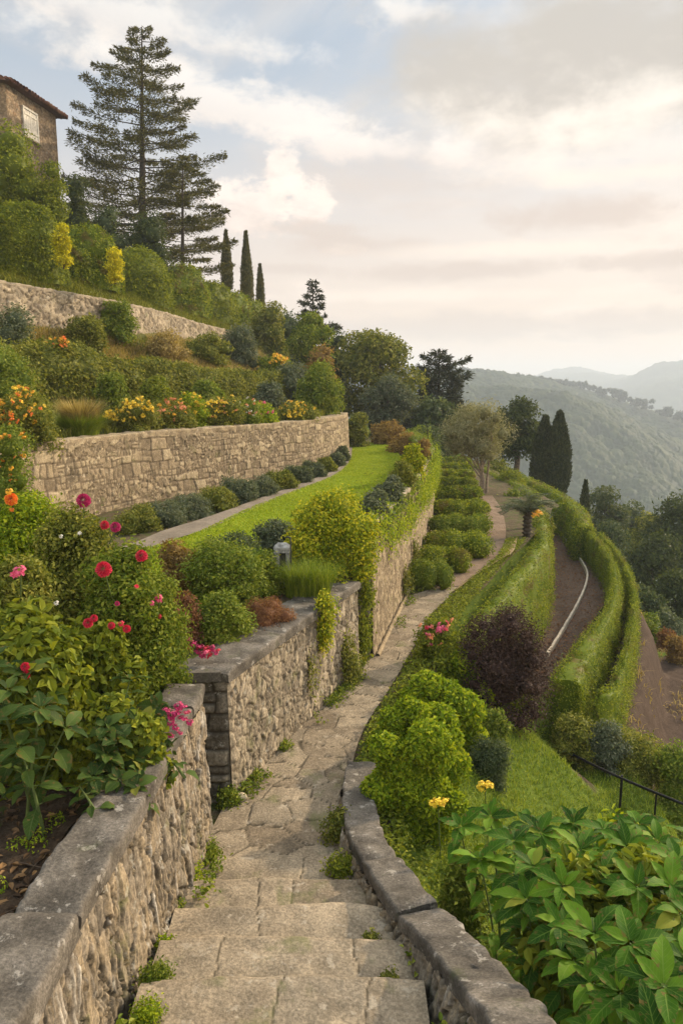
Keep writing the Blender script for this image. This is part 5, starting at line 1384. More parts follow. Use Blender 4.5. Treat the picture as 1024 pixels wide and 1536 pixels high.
creeper('creeper', 'upright green climber at the foot of the path wall near the gap', 'mixed', [(.02, 8.45, .36, .11, .36, .93, -.36), (.10, 8.62, .15, .16, .2, .93, -.36)], 1700, .045)
creeper('creeper', 'small dark climber on the middle of the path wall', 'mixed', [(-.38, 7.55, .55, .05, .28, .93, -.36)], 300, .035)
creeper('creeper', 'bright yellow green trailing plant hanging over the coping of the path wall', 'golden', [(-.25, 7.86, 1.24, .16, .12, .93, -.36), (-.24, 7.92, 1.08, .15, .2, .93, -.36), (-.26, 7.85, .85, .08, .2, .93, -.36)], 3200, .042)

# bed at the left of the path wall
LB = 'shrubs of the bed behind the path wall'
for (lab, mat, cx, top, bot, hw, d, n, leaf) in (
    ('fresh green shrub on the coping, behind the fallen red flowers', 'fresh', 330, 888, 974, 44, 6.9, 11000, .034),
    ('loose olive green shrub, biggest of the bed, left of the lantern', 'fresh', 336, 812, 915, 58, 8.0, 13000, .038),
    ('grey green shrub by the lawn edge, above the olive green one', 'bluegreen', 352, 800, 850, 42, 9.6, 5500, .05),
    ('brown tipped wispy shrub behind the dahlias, next to the gravel walk', 'autumn', 270, 812, 880, 34, 8.2, 4200, .04),
    ('feathery green shrub left of the lantern post', 'fresh', 394, 828, 915, 36, 8.5, 8000, .04),
    ('dark green shrub under the golden bush, behind the lantern', 'hedge', 466, 806, 880, 44, 9.4, 8000, .045),
    ('pale leafy shrub between the lawn and the lantern', 'greygreen', 410, 782, 832, 30, 10.8, 3600, .052),
    ('rusty pink foliage plant behind the fallen red flowers', 'rust', 274, 892, 985, 26, 6.6, 4200, .03)):
    bush('bed_shrub', lab, 'shrub', mat, cx, top, bot, hw, d, n, leaf, 14, .38, LB, rough=.24)
bush('sedum', 'low reddish purple mat plant lying on the coping slab', 'plant', 'rust', 400, 898, 946, 40, 7.4, 6500, .024, 10, .42, None, asp=.3)
def yellow_grass():
    b = at(462, 915, 8.35); rng = rg(); mb = MB(); n = 1500; a = rng.random(n) * 6.283; q = np.sqrt(rng.random(n)) * .26
    pos = np.stack([b[0] + np.cos(a) * q, b[1] + np.sin(a) * q * .7, np.full(n, 1.17)], 1)
    blades(mb, rng, pos, .42, .007, .45, 0); tag(mb.build('grass_clump', [MATS['grass']], None, tuple(b)), 'yellow green tuft of fine grass on the coping below the lantern', 'grass clump')
yellow_grass()
def lantern():
    b = at(424, 905, 8.7); b[2] = 1.17; r = empty('garden_lantern', 'weathered whitish garden lantern on a post half hidden in the bed shrubs', 'lantern', tuple(b))
    plain('pale_stone', (.27, .27, .25), .85, .2, 0, .45, 22, .4); plain('lantern_dark', (.05, .05, .045), .7, .2)
    zt = at(424, 817, 8.7)[2]; p = MB(); box(p, (b[0], b[1], (1.1 + zt - .3) / 2 + .0), (.075, .075, zt - .3 - 1.1)); p.build('post', [MATS['pale_stone']], r)
    q = MB(); 
    for sx in (-.07, .07):
        for sy in (-.07, .07): box(q, (b[0] + sx, b[1] + sy, zt - .19), (.035, .035, .2))
    box(q, (b[0], b[1], zt - .305), (.2, .2, .03)); box(q, (b[0] - .055, b[1] - .03, zt - .19), (.06, .09, .195)); q.build('housing', [MATS['pale_stone']], r)
    h = MB(); box(h, (b[0], b[1], zt - .20), (.1, .1, .18)); h.build('glass', [MATS['lantern_dark']], r)
    c = MB(); box(c, (b[0], b[1], zt - .055), (.19, .18, .06)); v = np.array([[-.095, -.09, zt - .024], [.095, -.09, zt - .024], [.095, .09, zt - .024], [-.095, .09, zt - .024], [-.05, -.04, zt + .02], [.05, -.04, zt + .02], [.05, .04, zt + .02], [-.05, .04, zt + .02]]) + np.array([b[0], b[1], 0])
    c.add(v, [[0, 1, 5, 4], [1, 2, 6, 5], [2, 3, 7, 6], [3, 0, 4, 7], [4, 5, 6, 7]]); c.build('cap', [MATS['pale_stone']], r)
    s = at(437, 900, 8.5); mb = MB(); tube(mb, smoothline([(s[0], s[1], 1.1), (s[0], s[1], zt + .06), (s[0] - .015, s[1], zt + .13), (s[0] - .05, s[1], zt + .14)], 14), .009, 6)
    tag(mb.build('plant_stake', [MATS['lantern_dark']], None, (s[0], s[1], 1.15)), 'thin dark hooked metal stake right beside the lantern', 'stake')
lantern()

# ------------------------------------------------------------------ low clipped hedges beside the earth path
LH = 'low clipped hedges in rows beside the earth path'
rows = [(619, 672, 842, 888), (632, 698, 806, 862), (641, 727, 776, 836), (649, 728, 753, 806), (650, 728, 738, 775), (650, 718, 722, 750), (650, 712, 709, 735), (650, 708, 698, 722), (650, 706, 690, 711), (650, 704, 682, 701)]
HLAB = ('smallest and closest to the steps', 'second from the steps, a double mound', 'third row, the widest of all', 'fourth row from the stone path', 'fifth row from the stone path', 'sixth row from the stone path', 'seventh row, level with the olive stems', 'eighth row, just past the olive stems', 'ninth row, next to last below the cedar', 'last row, furthest up the slope')
for i, (x0, x1, y0, y1) in enumerate(rows):
    b0 = gz((x0 + x1) / 2, y1, 0.0); d = b0[1]; h = .50 if i < 4 else .42
    a, c = at(x0, y1, d), at(x1, y1, d); w = c[0] - a[0]
    rng = rg(); mb = MB(); dp = max(.55, min(1.1, (gz(x0, y0 + (y1 - y0) * .45, h)[1] - d) * .75))
    k = max(3, int(w / .38)) ; cc, rr = [], []
    for q in range(k):
        for s2 in range(2):
            cc.append((a[0] + w * (q + .5) / k + rng.normal(0, .04), d + dp * (.28 + .45 * s2) + rng.normal(0, .05), h * .42)); rr.append(rng.uniform(.9, 1.1) * max(w / k * .72, dp * .33))
    cc, rr = np.array(cc), np.array(rr); rmax = rr.max(); sq = (1, 1, h * .58 / rmax)
    foliage(mb, rng, int(2200 + 3200 * w), cc, rr, max(.04, .0036 * d), sq=sq, core=.85, rough=.09, zmin=.0, keep=.85)
    o = mb.build('low_hedge', [MATS['clipped' if i % 3 else 'fresh']], None, ((a[0] + c[0]) / 2, d, 0)); tag(o, 'low clipped hedge between wall and earth path, ' + HLAB[i], 'hedge', LH)

for (lab, mat, cx, top, bot, hw, d, n, leaf) in (
    ('square low hedge right of the earth path, before the cycad', 'clipped', 672 + 85, 776, 796, 20, 20.5, 2200, .07),
    ('leafy shrub right of the earth path, level with the olive', 'fresh', 768, 732, 776, 24, 24.5, 3200, .085),
    ('bushy green shrub where the ivy hedge bends', 'fresh', 796, 738, 778, 22, 24.5, 3000, .085),
    ('darker shrub at the top of the earth path', 'hedge', 760, 705, 752, 24, 28.5, 3000, .10),
    ('small round shrub behind the cycad', 'mixed', 812, 772, 808, 17, 20, 2400, .07),
    ('low shrub at the foot of the cycad by the path', 'hedge', 768, 796, 816, 14, 18.6, 1400, .06),
    ('olive toned shrub in the bed behind the olive tree', 'mixed', 745, 688, 725, 22, 33, 2400, .12)):
    bush('path_shrub', lab, 'shrub', mat, cx, top, bot, hw, d, n, leaf, 9, .45, 'shrubs right of the earth path')
def cycad():
    d = 17.6; b = gz(788, 848, 0.0); b[1] = d; b = at(788, 838, d); b[2] = 0
    r = empty('cycad', 'dark palm like plant with stiff feathery fronds and a scaly trunk beside the earth path', 'palm', tuple(b)); rng = rg()
    tb = MB(); n = 24; P = np.stack([np.full(n, b[0]), np.full(n, d), np.linspace(-.05, .62, n)], 1); tube(tb, P, .10 + .03 * np.sin(np.arange(n) * 1.9), 10, 0); tb.build('trunk', [MATS['bark_dark']], r)
    mb = MB()
    for i in range(26):
        az = i * 2.4; el = rng.uniform(.1, 1.25); L = rng.uniform(.55, .95); dv = np.array([math.cos(az), math.sin(az), 0]); s0 = np.array([b[0], d, .42 + .2 * rng.random()])
        e = s0 + dv * L * math.cos(el) + np.array([0, 0, L * math.sin(el) * 1.0 - .12]); m = (s0 + e) / 2 + np.array([0, 0, .16]); ln = smoothline([s0, m, e], 12)
        tube(mb, ln, .008, 4, 0, cap=False, var=.3); k = 70; t = rng.uniform(.12, 1, k); p = np.stack([np.interp(t, np.linspace(0, 1, 12), ln[:, q]) for q in range(3)], 1)
        sd = np.cross(dv, [0, 0, 1.]) * np.where(rng.random(k) < .5, 1, -1)[:, None]; leafmesh(mb, rng, p, np.tile([0, 0, 1.], (k, 1)), .17, asp=.12, axis=sd + dv * .5, ajit=.15, jit=.25, droop=.1)
    mb.build('crown', [MATS['greygreen']], r)
    fp = empty('lily_plant', 'orange yellow flower head on a dark leafy plant behind the cycad', 'flower', tuple(at(803, 800, 19))); q = bush('foliage', None, None, 'hedge', 804, 780, 812, 13, 19, 1000, .06, 6, .5); q.parent = fp; q.location = tuple(np.array(q.location) - np.array(fp.location))
    for (px, py) in ((797, 769), (803, 766), (809, 770), (804, 773), (800, 774)): put_flower(fp, 'spray', 'amber', at(px, py, 19), .10)
cycad()
def sandbank():
    L = [gz(*p, .0) for p in ((672, 893), (705, 868), (733, 848), (748, 836), (757, 815))]; R = [gz(*p, .0) for p in ((684, 893), (718, 866), (752, 845), (770, 832), (775, 812))]
    for q in R: q[2] = .10
    for q in L: q[2] = .022
    loft('sandy_bank', L, R, 'sand', 14, 60, noise=.02, nsc=.2)
sandbank()

# ------------------------------------------------------------------ ivy clad bank, clipped hedges of the lower walk
e1 = smoothline([(1.72, 9.6), (2.38, 11.4), (3.22, 13.3), (3.98, 15), (4.78, 17.2), (5.35, 19.4), (5.9, 21.8), (6.45, 25), (6.35, 29), (6.15, 34)], 24)
ivy_pts = [(p[0], p[1], -2.0 if p[1] > 11.5 else -2.0 + (11.5 - p[1]) * .75, .10) for p in e1]
sweep_hedge('ivy_hedge', 'broad ivy clad hedge holding up the garden edge above the brown lower path', 'hedge', 'clipped', ivy_pts, [.5, .56, .6, .62, .62, .6, .6, .6], 60000, .046, bulge=.06, sq=3.2, nsec=120, kw2=dict(axis=np.array([.1, -.2, -.5]), ajit=.7))
hp = lambda px, py, z, zb=-1.95: (*gz(px, py, z)[:2], zb, z)
sweep_hedge('clipped_hedge', 'inner clipped hedge curving along the kerbed side of the lower path', 'hedge', 'clipped',
            [hp(884, 797, -.85), hp(902, 815, -.85), hp(917, 840, -.85), hp(924, 872, -.85), hp(917, 905, -.85), hp(897, 940, -.85), hp(873, 975, -.8), hp(850, 1014, -.75)], [.18, .20, .20, .22, .28, .38, .50, .62], 44000, .036, 'clipped hedges of the lower walk', nsec=90, bulge=.03, sq=3.8)
sweep_hedge('clipped_hedge', 'outer clipped hedge on the valley side, joined to the inner one at its near end', 'hedge', 'clipped',
            [hp(900, 800, -.95, -2.2), hp(921, 822, -.95, -2.2), hp(938, 848, -.95, -2.2), hp(950, 880, -.95, -2.2), hp(951, 912, -.95, -2.2), hp(944, 955, -.95, -2.2), hp(933, 998, -.95, -2.2), hp(917, 1032, -.95, -2.2), hp(894, 1046, -.95, -2.2)], [.14, .14, .14, .15, .17, .20, .26], 40000, .036, 'clipped hedges of the lower walk', nsec=90, bulge=.03, sq=3.8)
sweep_hedge('clipped_hedge', 'far clipped hedge curving below the two broad cypresses', 'hedge', 'clipped',
            [hp(738, 690, -.35), hp(760, 703, -.4), hp(785, 714, -.45), hp(815, 728, -.5), hp(845, 745, -.55), hp(868, 765, -.6), hp(877, 785, -.65)], [.7, .75, .8, .8, .7], 34000, .070, 'clipped hedges of the lower walk', nsec=70)
HB = 'shrubs around the foot of the lower hedges'
for (lab, mat, cx, top, bot, hw, d, n, leaf) in (
    ('yellow green weedy shrub at the near end of the inner hedge', 'mixed', 862, 1075, 1140, 34, 9.9, 4200, .045),
    ('pale weedy shrub right of the hedge ends', 'greygreen', 905, 1085, 1140, 34, 9.8, 4200, .045),
    ('low olive shrub in the grass behind the railing', 'mixed', 960, 1105, 1165, 48, 9.8, 6500, .045),
    ('rough shrub at the frame edge behind the railing', 'fresh', 1015, 1115, 1185, 34, 9.3, 4800, .045),
    ('dark ivy clump below the purple bush', 'hedge', 770, 1040, 1082, 30, 9.5, 3200, .045),
    ('soft grey green plant at the foot of the lime bushes', 'bluegreen', 735, 1110, 1180, 30, 7.6, 3800, .032),
    ('leafy pale green shrub right of the lime bushes', 'fresh', 742, 1065, 1125, 22, 8.3, 3200, .038)):
    bush('weedy_shrub', lab, 'shrub', mat, cx, top, bot, hw, d, n, leaf, 11, .42, HB)
bush('purple_bush', 'dark purple leaved bush with a fine airy outline beside the ivy hedge', 'bush', 'purple', 752, 914, 1072, 66, 9.4, 26000, .034, 34, .28, None, rough=.34, core=.45, heart=.45, grow=False)

# lime green bushes along the path
LM = 'lime green bushes beside the path'
for (lab, cx, top, bot, hw, d, n) in (
    ('lime green bush closest to the steps, leaning over the parapet', 617, 1088, 1300, 77, 5.8, 19000),
    ('lime green bush behind the one by the parapet', 629, 1053, 1220, 74, 6.8, 15000),
    ('third lime green bush from the steps, between its neighbours', 655, 1014, 1170, 68, 8.0, 13000),
    ('lime green bush furthest from the steps, beside the purple bush', 674, 978, 1120, 63, 9.3, 11000)):
    bush('lime_bush', lab, 'bush', 'lime', cx, top, bot, hw, d, n, .0064 * d, 18, .34, LM, deep=.46, rough=.06, keep=.86, kind=6, asp=.55)
flower_bush('flowering_bush', 'small bush with pink red flowers between the path and the purple bush', 'flowering bush', 'hedge', 654, 930, 985, 32, 9.3, 3200, .045, [('spray', 'pink', 11, 0.057), ('spray', 'coral', 7, 0.049), ('spray', 'crimson', 5, 0.041)], 9, .42)

# ------------------------------------------------------------------ railing
def railing():
    r = empty('railing', 'thin black metal railing with one handrail on the grassy slope', 'railing', tuple(at(842, 1176, 9.9)))
    plain('iron', (.018, .018, .02), .5, .4, .6)
    tops = [at(843, 1112, 9.9), at(926, 1165, 8.7), at(1062, 1222, 7.4)]; hz_ = at(843, 1124, 9.9)
    mb = MB(); tube(mb, smoothline([hz_, tops[1], tops[2]], 14), .018, 8); mb.build('handrail', [MATS['iron']], r)
    for (px, t, b_, d) in ((843, 1108, 1180, 9.9), (926, 1163, 1252, 8.7), (978, 1190, 1262, 8.25), (1058, 1215, 1300, 7.5)):
        a, b = at(px, t, d), at(px, b_, d); mb = MB(); tube(mb, [(b[0], d, b[2] - .25), (b[0], d, a[2])], .017 if px != 978 else .012, 8); mb.build('post', [MATS['iron']], r)
railing()

# creeper growing along the top of the lawn wall
ct = smoothline(W_B, 12)
sweep_hedge('creeper', 'thick yellow green creeper lying along the top of the tall lawn wall', 'creeper', 'fresh', [(p[0] - .2, p[1], 1.70, 1.80 + .06 * (i % 3 == 0) + .006 * i) for i, p in enumerate(ct)][0:], .46, 12000, .06, None, bulge=.2, sq=2.0, nsec=60, kw2=dict(jit=1.0), lumps=.4)

# ------------------------------------------------------------------ near plants
def leafy_plant(name, label, cat, mat, stems, L, seed, nl=(6, 9), base_z=None, pairs=3, group=None, asp=.42, curl=(.35, .9), rosette_up=.25, extra_parts=None):
    """stems: (x, y, z_base, x_top, y_top, z_top); each ends in a whorl of broad leaves, with leaf pairs below"""
    rng = np.random.default_rng(seed); lm, sm_ = MB(), MB()
    for (x0, y0, z0, x1, y1, z1) in stems:
        P = smoothline([(x0, y0, z0), ((x0 * .55 + x1 * .45), (y0 * .55 + y1 * .45), z0 + (z1 - z0) * .55), (x1, y1, z1)], 10); tube(sm_, P, np.linspace(.011, .004, 10), 6, 0)
        top = P[-1]; k = rng.integers(*nl); a0 = rng.random() * 6.28; ax = nrm(P[-1] - P[-3])
        e1 = nrm(np.cross(ax, [.3, .2, 1.])); e2 = np.cross(ax, e1)
        for i in range(k):
            a = a0 + i * 6.283 / k + rng.normal(0, .15); dv = e1 * math.cos(a) + e2 * math.sin(a)
            lay = rng.uniform(-.15, .6); t = nrm(dv * math.cos(lay) + ax * math.sin(lay) * (1 if i % 3 else 1.5)); n = nrm(ax * math.cos(lay) - dv * math.sin(lay) + rng.normal(0, .12, 3)); n = nrm(n - t * (n @ t))
            l = L * rng.uniform(.55, 1.25); bigleaf(lm, rng, top + t * .012, t, n, l, l * asp * rng.uniform(.9, 1.15), rng.uniform(*curl))
        for j in range(pairs):
            f = 1 - (j + 1) / (pairs + 1) * .85; p = np.array([np.interp(f, np.linspace(0, 1, 10), P[:, q]) for q in range(3)]); a0 += 1.2
            for sg in (0, math.pi):
                a = a0 + sg + rng.normal(0, .2); t = nrm(np.array([math.cos(a), math.sin(a), rng.uniform(-.35, .15)])); n = nrm(np.array([-t[0] * t[2], -t[1] * t[2], 1.0]) + rng.normal(0, .2, 3)); n = nrm(n - t * (n @ t))
                tube(sm_, [p, p + t * .03], .003, 4, 0, cap=False)
                l = L * rng.uniform(.5, 1.2); bigleaf(lm, rng, p + t * .03, t, n, l, l * asp * rng.uniform(.9, 1.2), rng.uniform(.5, 1.3))
    s = stems[0]; r = empty(name, label, cat, (s[0], s[1], s[2]), group)
    lm.build('foliage', [MATS[mat]], r); sm_.build('stem', [MATS['stem']], r)
    return r

def gz_ground(x, y): return float(ground_z(np.array([x]), np.array([y]))[0])
def right_broadleaf():
    rng = np.random.default_rng(21)
    spots = [(690, 1240, 4.6), (735, 1225, 4.9), (770, 1262, 4.4), (720, 1290, 4.1), (810, 1250, 4.6), (845, 1330, 3.5), (800, 1300, 3.9), (870, 1275, 4.2), (905, 1245, 4.6), (940, 1270, 4.2), (985, 1262, 4.4), (1015, 1290, 3.9), (955, 1330, 3.5), (905, 1310, 3.7),
             (945, 1415, 2.75), (1020, 1370, 3.1), (1005, 1330, 3.5), (890, 1400, 3.0), (840, 1390, 3.3), (790, 1350, 3.7), (995, 1480, 2.5), (930, 1490, 2.65), (1030, 1440, 2.6), (890, 1475, 2.9), (1060, 1300, 3.8), (1070, 1400, 2.9), (955, 1236, 4.9), (860, 1236, 4.9), (790, 1236, 5.0), (1040, 1255, 4.6), (770, 1310, 4.0), (860, 1440, 3.2), (985, 1560, 2.35), (920, 1560, 2.6)]
    grp = {}
    for i, (px, py, d) in enumerate(spots):
        k = 0 if px < 780 and d > 3.5 else (1 if d > 3.55 else 2)
        p = at(px, py, d); q = (p[0] * .85 + .30, d + rng.uniform(-.05, .25)); zb = max(gz_ground(*q) - .05, p[2] - 1.1)
        grp.setdefault(k, []).append((q[0], q[1], zb, *p))
    for k, lab in ((0, 'broad leaved shrub between the parapet and the lime bushes'), (1, 'broad leaved shrub along the back of the near clump, below the railing'), (2, 'closest broad leaved shrub, its big leaves in star shaped whorls')):
        leafy_plant('broadleaf_shrub', lab, 'shrub', 'broadleaf', grp[k], .168, 30 + k, (8, 12), pairs=9, group='broad leaved shrubs by the parapet')
    # leafy tips and undergrowth around them
    bush('bed_shrub', 'light green leafy growth behind the closest broad leaved shrub', 'shrub', 'lime', 905, 1232, 1330, 110, 5.0, 5000, .055, 16, .34, None, deep=.35, kind=6)
    bush('bed_shrub', 'tangled light green undergrowth beside the parapet coping', 'shrub', 'fresh', 690, 1285, 1400, 42, 4.7, 2600, .04, 10, .4, None, deep=.6, rough=.3)
bush('bed_shrub', 'dark dense undergrowth beneath the closest broad leaved shrub', 'shrub', 'hedge', 925, 1300, 1560, 135, 3.7, 9000, .085, 18, .36, None, deep=.5, kind=6, asp=.5)
right_broadleaf()
YF = 'yellow flower heads beside the lime bushes'
for (lab, px, py, d, r) in (('yellow flower head above the soft grey green plant', 727, 1181, 6.4, .055), ('yellow flower head against the lime bush foot', 657, 1207, 5.3, .05)):
    p = at(px, py, d); g0 = gz_ground(p[0], d); e = empty('flower_stalk', lab, 'flower', (p[0], d, g0), YF); mb = MB(); tube(mb, smoothline([(p[0] + .05, d, g0 - .05), (p[0] + .02, d, (g0 + p[2]) / 2), tuple(p)], 8), .005, 5); mb.build('stem', [MATS['stem']], e)
    for q in range(4): put_flower(e, 'spray', 'yellow', p + np.array([(q - 1.5) * .03, 0, (q % 2) * .02]), r)

# left bed: dahlias and their neighbours
def left_bed():
    rng = np.random.default_rng(8); z0 = 1.17
    def stems(spots, spread=.10):
        o = []
        for (px, py, d) in spots:
            p = at(px, py, d); o.append((p[0] + rng.normal(0, spread), d + rng.normal(0.05, spread), z0, *p))
        return o
    leafy_plant('dahlia_plant', 'large leaved dark green plant at the frame edge, lowest in the bed', 'plant', 'dahlialeaf',
                stems([(12, 1035, 3.8), (62, 1062, 3.75), (98, 1092, 3.8), (-12, 1085, 3.6), (42, 1010, 4.0), (30, 1120, 3.6), (-20, 1000, 3.8)]), .15, 51, (5, 8), pairs=3, asp=.5)
    leafy_plant('dahlia_plant', 'medium leaved green plant trailing onto the coping of the stair wall', 'plant', 'dahlialeaf',
                stems([(185, 1060, 4.25), (215, 1090, 4.3), (160, 1130, 3.95), (205, 1135, 4.1), (240, 1110, 4.35), (140, 1165, 3.8), (180, 1170, 3.85), (225, 1150, 4.15), (195, 1020, 4.5), (160, 1090, 4.05), (235, 1060, 4.5), (120, 1180, 3.65), (215, 1165, 4.0), (250, 1135, 4.3), (175, 1110, 4.0), (205, 1180, 3.85)]), .105, 52, (7, 10), pairs=5, asp=.62)
    # flowering dahlias: feathery mass with stalks
    def dahlia(lab, mat, cx, top, bot, hw, d, n, leaf, fl, k=24, **kw):
        r = empty('dahlia_plant', lab, 'plant', tuple(at(cx, bot, d)), 'dahlias in the bed on the left')
        o = bush('foliage', None, None, mat, cx, top, bot, hw, d, n, leaf, k, .30, None, rough=.34, kind=6, **kw); o.parent = r; o.location = tuple(np.array(o.location) - np.array(r.location))
        sm_ = MB()
        for (px, py, rr, kind, col, dd) in fl:
            p = at(px, py, dd); c = at(cx, (top + bot) / 2, d)
            if rr > .035: tube(sm_, smoothline([p + np.array([0, .02, -.01]), p * .6 + c * .4 + np.array([0, 0, -.12]), c], 8), .005, 5, cap=False)
            put_flower(r, kind, col, p, rr, (rng.uniform(.5, 1.1), rng.uniform(-.3, .3), rng.uniform(-.4, .4)))
        if sm_.n: sm_.build('stem', [MATS['stem']], r)
        return r
    dahlia('tall dahlia at the back of the bed with the highest magenta flower', 'mixed', 118, 775, 945, 66, 5.9, 30000, .036, [(125, 750, .062, 'pompon', 'magenta', 6.0), (157, 787, .040, 'pompon', 'crimson', 5.9), (173, 790, .045, 'pompon', 'magenta', 5.85), (120, 800, .02, 'daisy', 'white', 5.6), (92, 805, .02, 'spray', 'white', 5.6)])
    dahlia('dahlia in the middle of the bed with two big scarlet balls', 'fresh', 188, 830, 985, 62, 5.2, 32000, .034, [(212, 833, .046, 'pompon', 'crimson', 5.1), (155, 853, .056, 'pompon', 'crimson', 4.75), (132, 934, .034, 'pompon', 'crimson', 4.6), (141, 927, .026, 'pompon', 'crimson', 4.6), (167, 938, .026, 'pompon', 'crimson', 4.65), (182, 936, .026, 'spray', 'crimson', 4.7), (190, 943, .028, 'pompon', 'crimson', 4.7), (205, 880, .02, 'daisy', 'crimson', 4.9), (228, 905, .022, 'spray', 'pink', 5.0), (176, 905, .018, 'pompon', 'magenta', 4.75)])
    dahlia('pink flowered dahlia at the frame edge', 'mixed', 28, 850, 1000, 62, 4.8, 28000, .040, [(30, 857, .046, 'spray', 'pink', 4.5), (38, 1000, .028, 'pompon', 'crimson', 4.0), (38, 1012, .028, 'pompon', 'crimson', 4.0), (22, 862, .03, 'daisy', 'pink', 4.5), (85, 905, .02, 'spray', 'white', 4.5)])
    dahlia('yellow green plant with an orange tulip shaped bloom, top corner of the bed', 'lime', 38, 752, 880, 70, 6.4, 28000, .036, [(17, 748, .058, 'pompon', 'orange', 6.2), (14, 738, .04, 'spray', 'amber', 6.2), (18, 765, .025, 'spray', 'orange', 6.2)])
    dahlia('trailing feathery plant hanging over the wall end with small magenta flowers', 'fresh', 232, 868, 1062, 48, 5.45, 30000, .026, [(238, 898, .036, 'spray', 'pink', 5.15), (265, 917, .03, 'spray', 'magenta', 5.5), (240, 925, .018, 'spray', 'crimson', 5.1), (276, 921, .03, 'spray', 'magenta', 5.6)], axis=np.array([0, 0, -1.]), ajit=.7)
    flower_bush('flowering_bush', 'whitish leaved trailing plant with a cluster of bright magenta flowers over the stair wall', 'flowering bush', 'greygreen', 225, 1062, 1128, 44, 4.7, 4200, .036, [], 11, .42)
    bz = bpy.data.objects['flowering_bush'] if False else [o for o in COL.objects if o.get('label', '').startswith('whitish leaved')][0]
    for (px, py, r) in ((268, 1060, .036), (258, 1074, .04), (274, 1080, .04), (262, 1092, .036), (281, 1070, .03), (250, 1066, .03), (284, 1084, .028), (266, 1072, .04), (276, 1062, .03), (256, 1086, .03), (240, 1117, .028), (248, 1125, .026), (256, 1104, .028), (235, 1110, .02), (270, 1100, .022)): put_flower(bz, 'spray', 'pink' if px % 2 else 'magenta', at(px, py, 4.4), r * 1.05)
    bush('leafy_plant', 'dense dark leafy plant between the dahlias and the large leaved plant at the frame edge', 'plant', 'hedge', 50, 925, 1190, 92, 4.35, 14000, .075, 18, .36, None, kind=6, asp=.6, rough=.22)
    bush('leafy_plant', 'dark leafy plant in the middle of the bed under the scarlet dahlias', 'plant', 'hedge', 150, 940, 1130, 62, 4.75, 8000, .062, 16, .36, None, kind=6, asp=.6, rough=.22)
    bush('leafy_plant', 'dark ivy like plant spilling over the coping of the stair wall under the magenta cluster', 'plant', 'hedge', 172, 1052, 1188, 74, 4.25, 9000, .048, 18, .34, None, kind=6, asp=.75, rough=.22, grow=False, deep=.55, heart=.4)
    e = empty('fallen_flowers', 'sprig of bright red flowers lying on the grey slab at the wall end', 'flowers', (*at(305, 978, 6.15)[:2], 1.20))
    for (px, py, r) in ((296, 979, .04), (318, 972, .035), (327, 976, .03), (283, 972, .035), (278, 962, .028), (290, 968, .045), (300, 972, .05), (311, 975, .05), (322, 979, .045), (304, 982, .05), (315, 984, .04), (286, 960, .03)): put_flower(e, 'spray', 'crimson' if px % 2 else 'magenta', at(px, py, 6.15), r)
    put_flower(e, 'spray', 'pink', at(308, 979, 6.1), .04)
left_bed()

# weeds at the foot of the walls and in the joints
WG = 'weeds along the foot of the walls'
for i, (lab, mat, cx, top, bot, hw, d, n) in enumerate((
    ('bright fern like weed at the corner of the stair wall', 'fresh', 308, 1262, 1318, 21, 5.0, 1500),
    ('weed clump against the stair wall beside the top step of the path', 'lime', 278, 1292, 1352, 24, 4.65, 1500),
    ('dark green weed against the stair wall, lower than the bright clump', 'fresh', 263, 1345, 1392, 15, 4.25, 800),
    ('small weed in the angle of the second step', 'lime', 250, 1406, 1452, 15, 3.75, 700),
    ('weed patch by the stair wall near the frame bottom', 'fresh', 234, 1450, 1512, 19, 3.35, 1100),
    ('lowest weed patch by the stair wall, at the frame bottom', 'lime', 222, 1500, 1560, 18, 3.05, 900),
    ('tall weeds along the inside of the curved parapet', 'mixed', 509, 1215, 1285, 10, 5.35, 1200),
    ('dark weeds along the parapet foot beside the path edge', 'hedge', 512, 1285, 1345, 10, 4.8, 1000),
    ('small weed at the parapet foot beside the third step', 'mixed', 582, 1450, 1490, 13, 3.4, 500),
    ('dry little weed at the parapet foot beside the second step', 'mixed', 556, 1395, 1425, 10, 3.8, 300),
    ('weed at the foot of the dark wall end', 'fresh', 345, 1180, 1228, 11, 5.9, 800),
    ('weeds behind the pale pebble at the path wall', 'mixed', 372, 1145, 1185, 14, 6.35, 900),
    ('low grass weed midway along the path wall foot', 'lime', 398, 1138, 1175, 13, 6.7, 900),
    ('weed at the path wall foot near the green climber', 'mixed', 450, 1080, 1110, 12, 7.45, 600))):
    rng = rg(); a, b = at(cx, top, d), at(cx, bot, d); h = a[2] - b[2]; w = hw / F * depth(d, b[2]); mb = MB(); k = 7
    cc = np.stack([b[0] + rng.uniform(-.32, .32, k) * w, d + rng.uniform(-.3, .3, k) * w, b[2] + rng.uniform(.15, .75, k) * h], 1); foliage(mb, rng, n * 2, cc, rng.uniform(.4, .58, k) * max(w, h * .5), .0055 * d, core=.62, rough=.3, zmin=b[2] - .1, kind=6)
    tag(mb.build('weed_tuft', [MATS[mat]], None, tuple(b)), lab, 'weed', WG)
def pebbles():
    V, Fa = ico(3)
    for lab, px, py, r, z in (('larger pale yellowish stone at the corner of the path wall', 362, 1196, .055, .03), ('smaller pale stone just behind the larger one', 372, 1183, .035, .02), ('small stone against the path wall foot, far side', 508, 1030, .05, .02), ('flat stone at the path wall foot near the climber', 488, 1050, .05, .02)):
        p = gz(px, py, z); mb = MB(); v = V * r * np.array([1.0, .8, .75]) ; v = v * (1 + .35 * (fbm(V * 1.6 + px, 3, 3) - .5))[:, None]
        mb.add(v + p, Fa, 0, True); tag(mb.build('stone', [MATS.get('pebble') or plain('pebble', (.45, .38, .25), .9, .2, 0, .25, 16, .4)], None, tuple(p)), lab, 'stone', 'loose stones by the path wall')
pebbles()

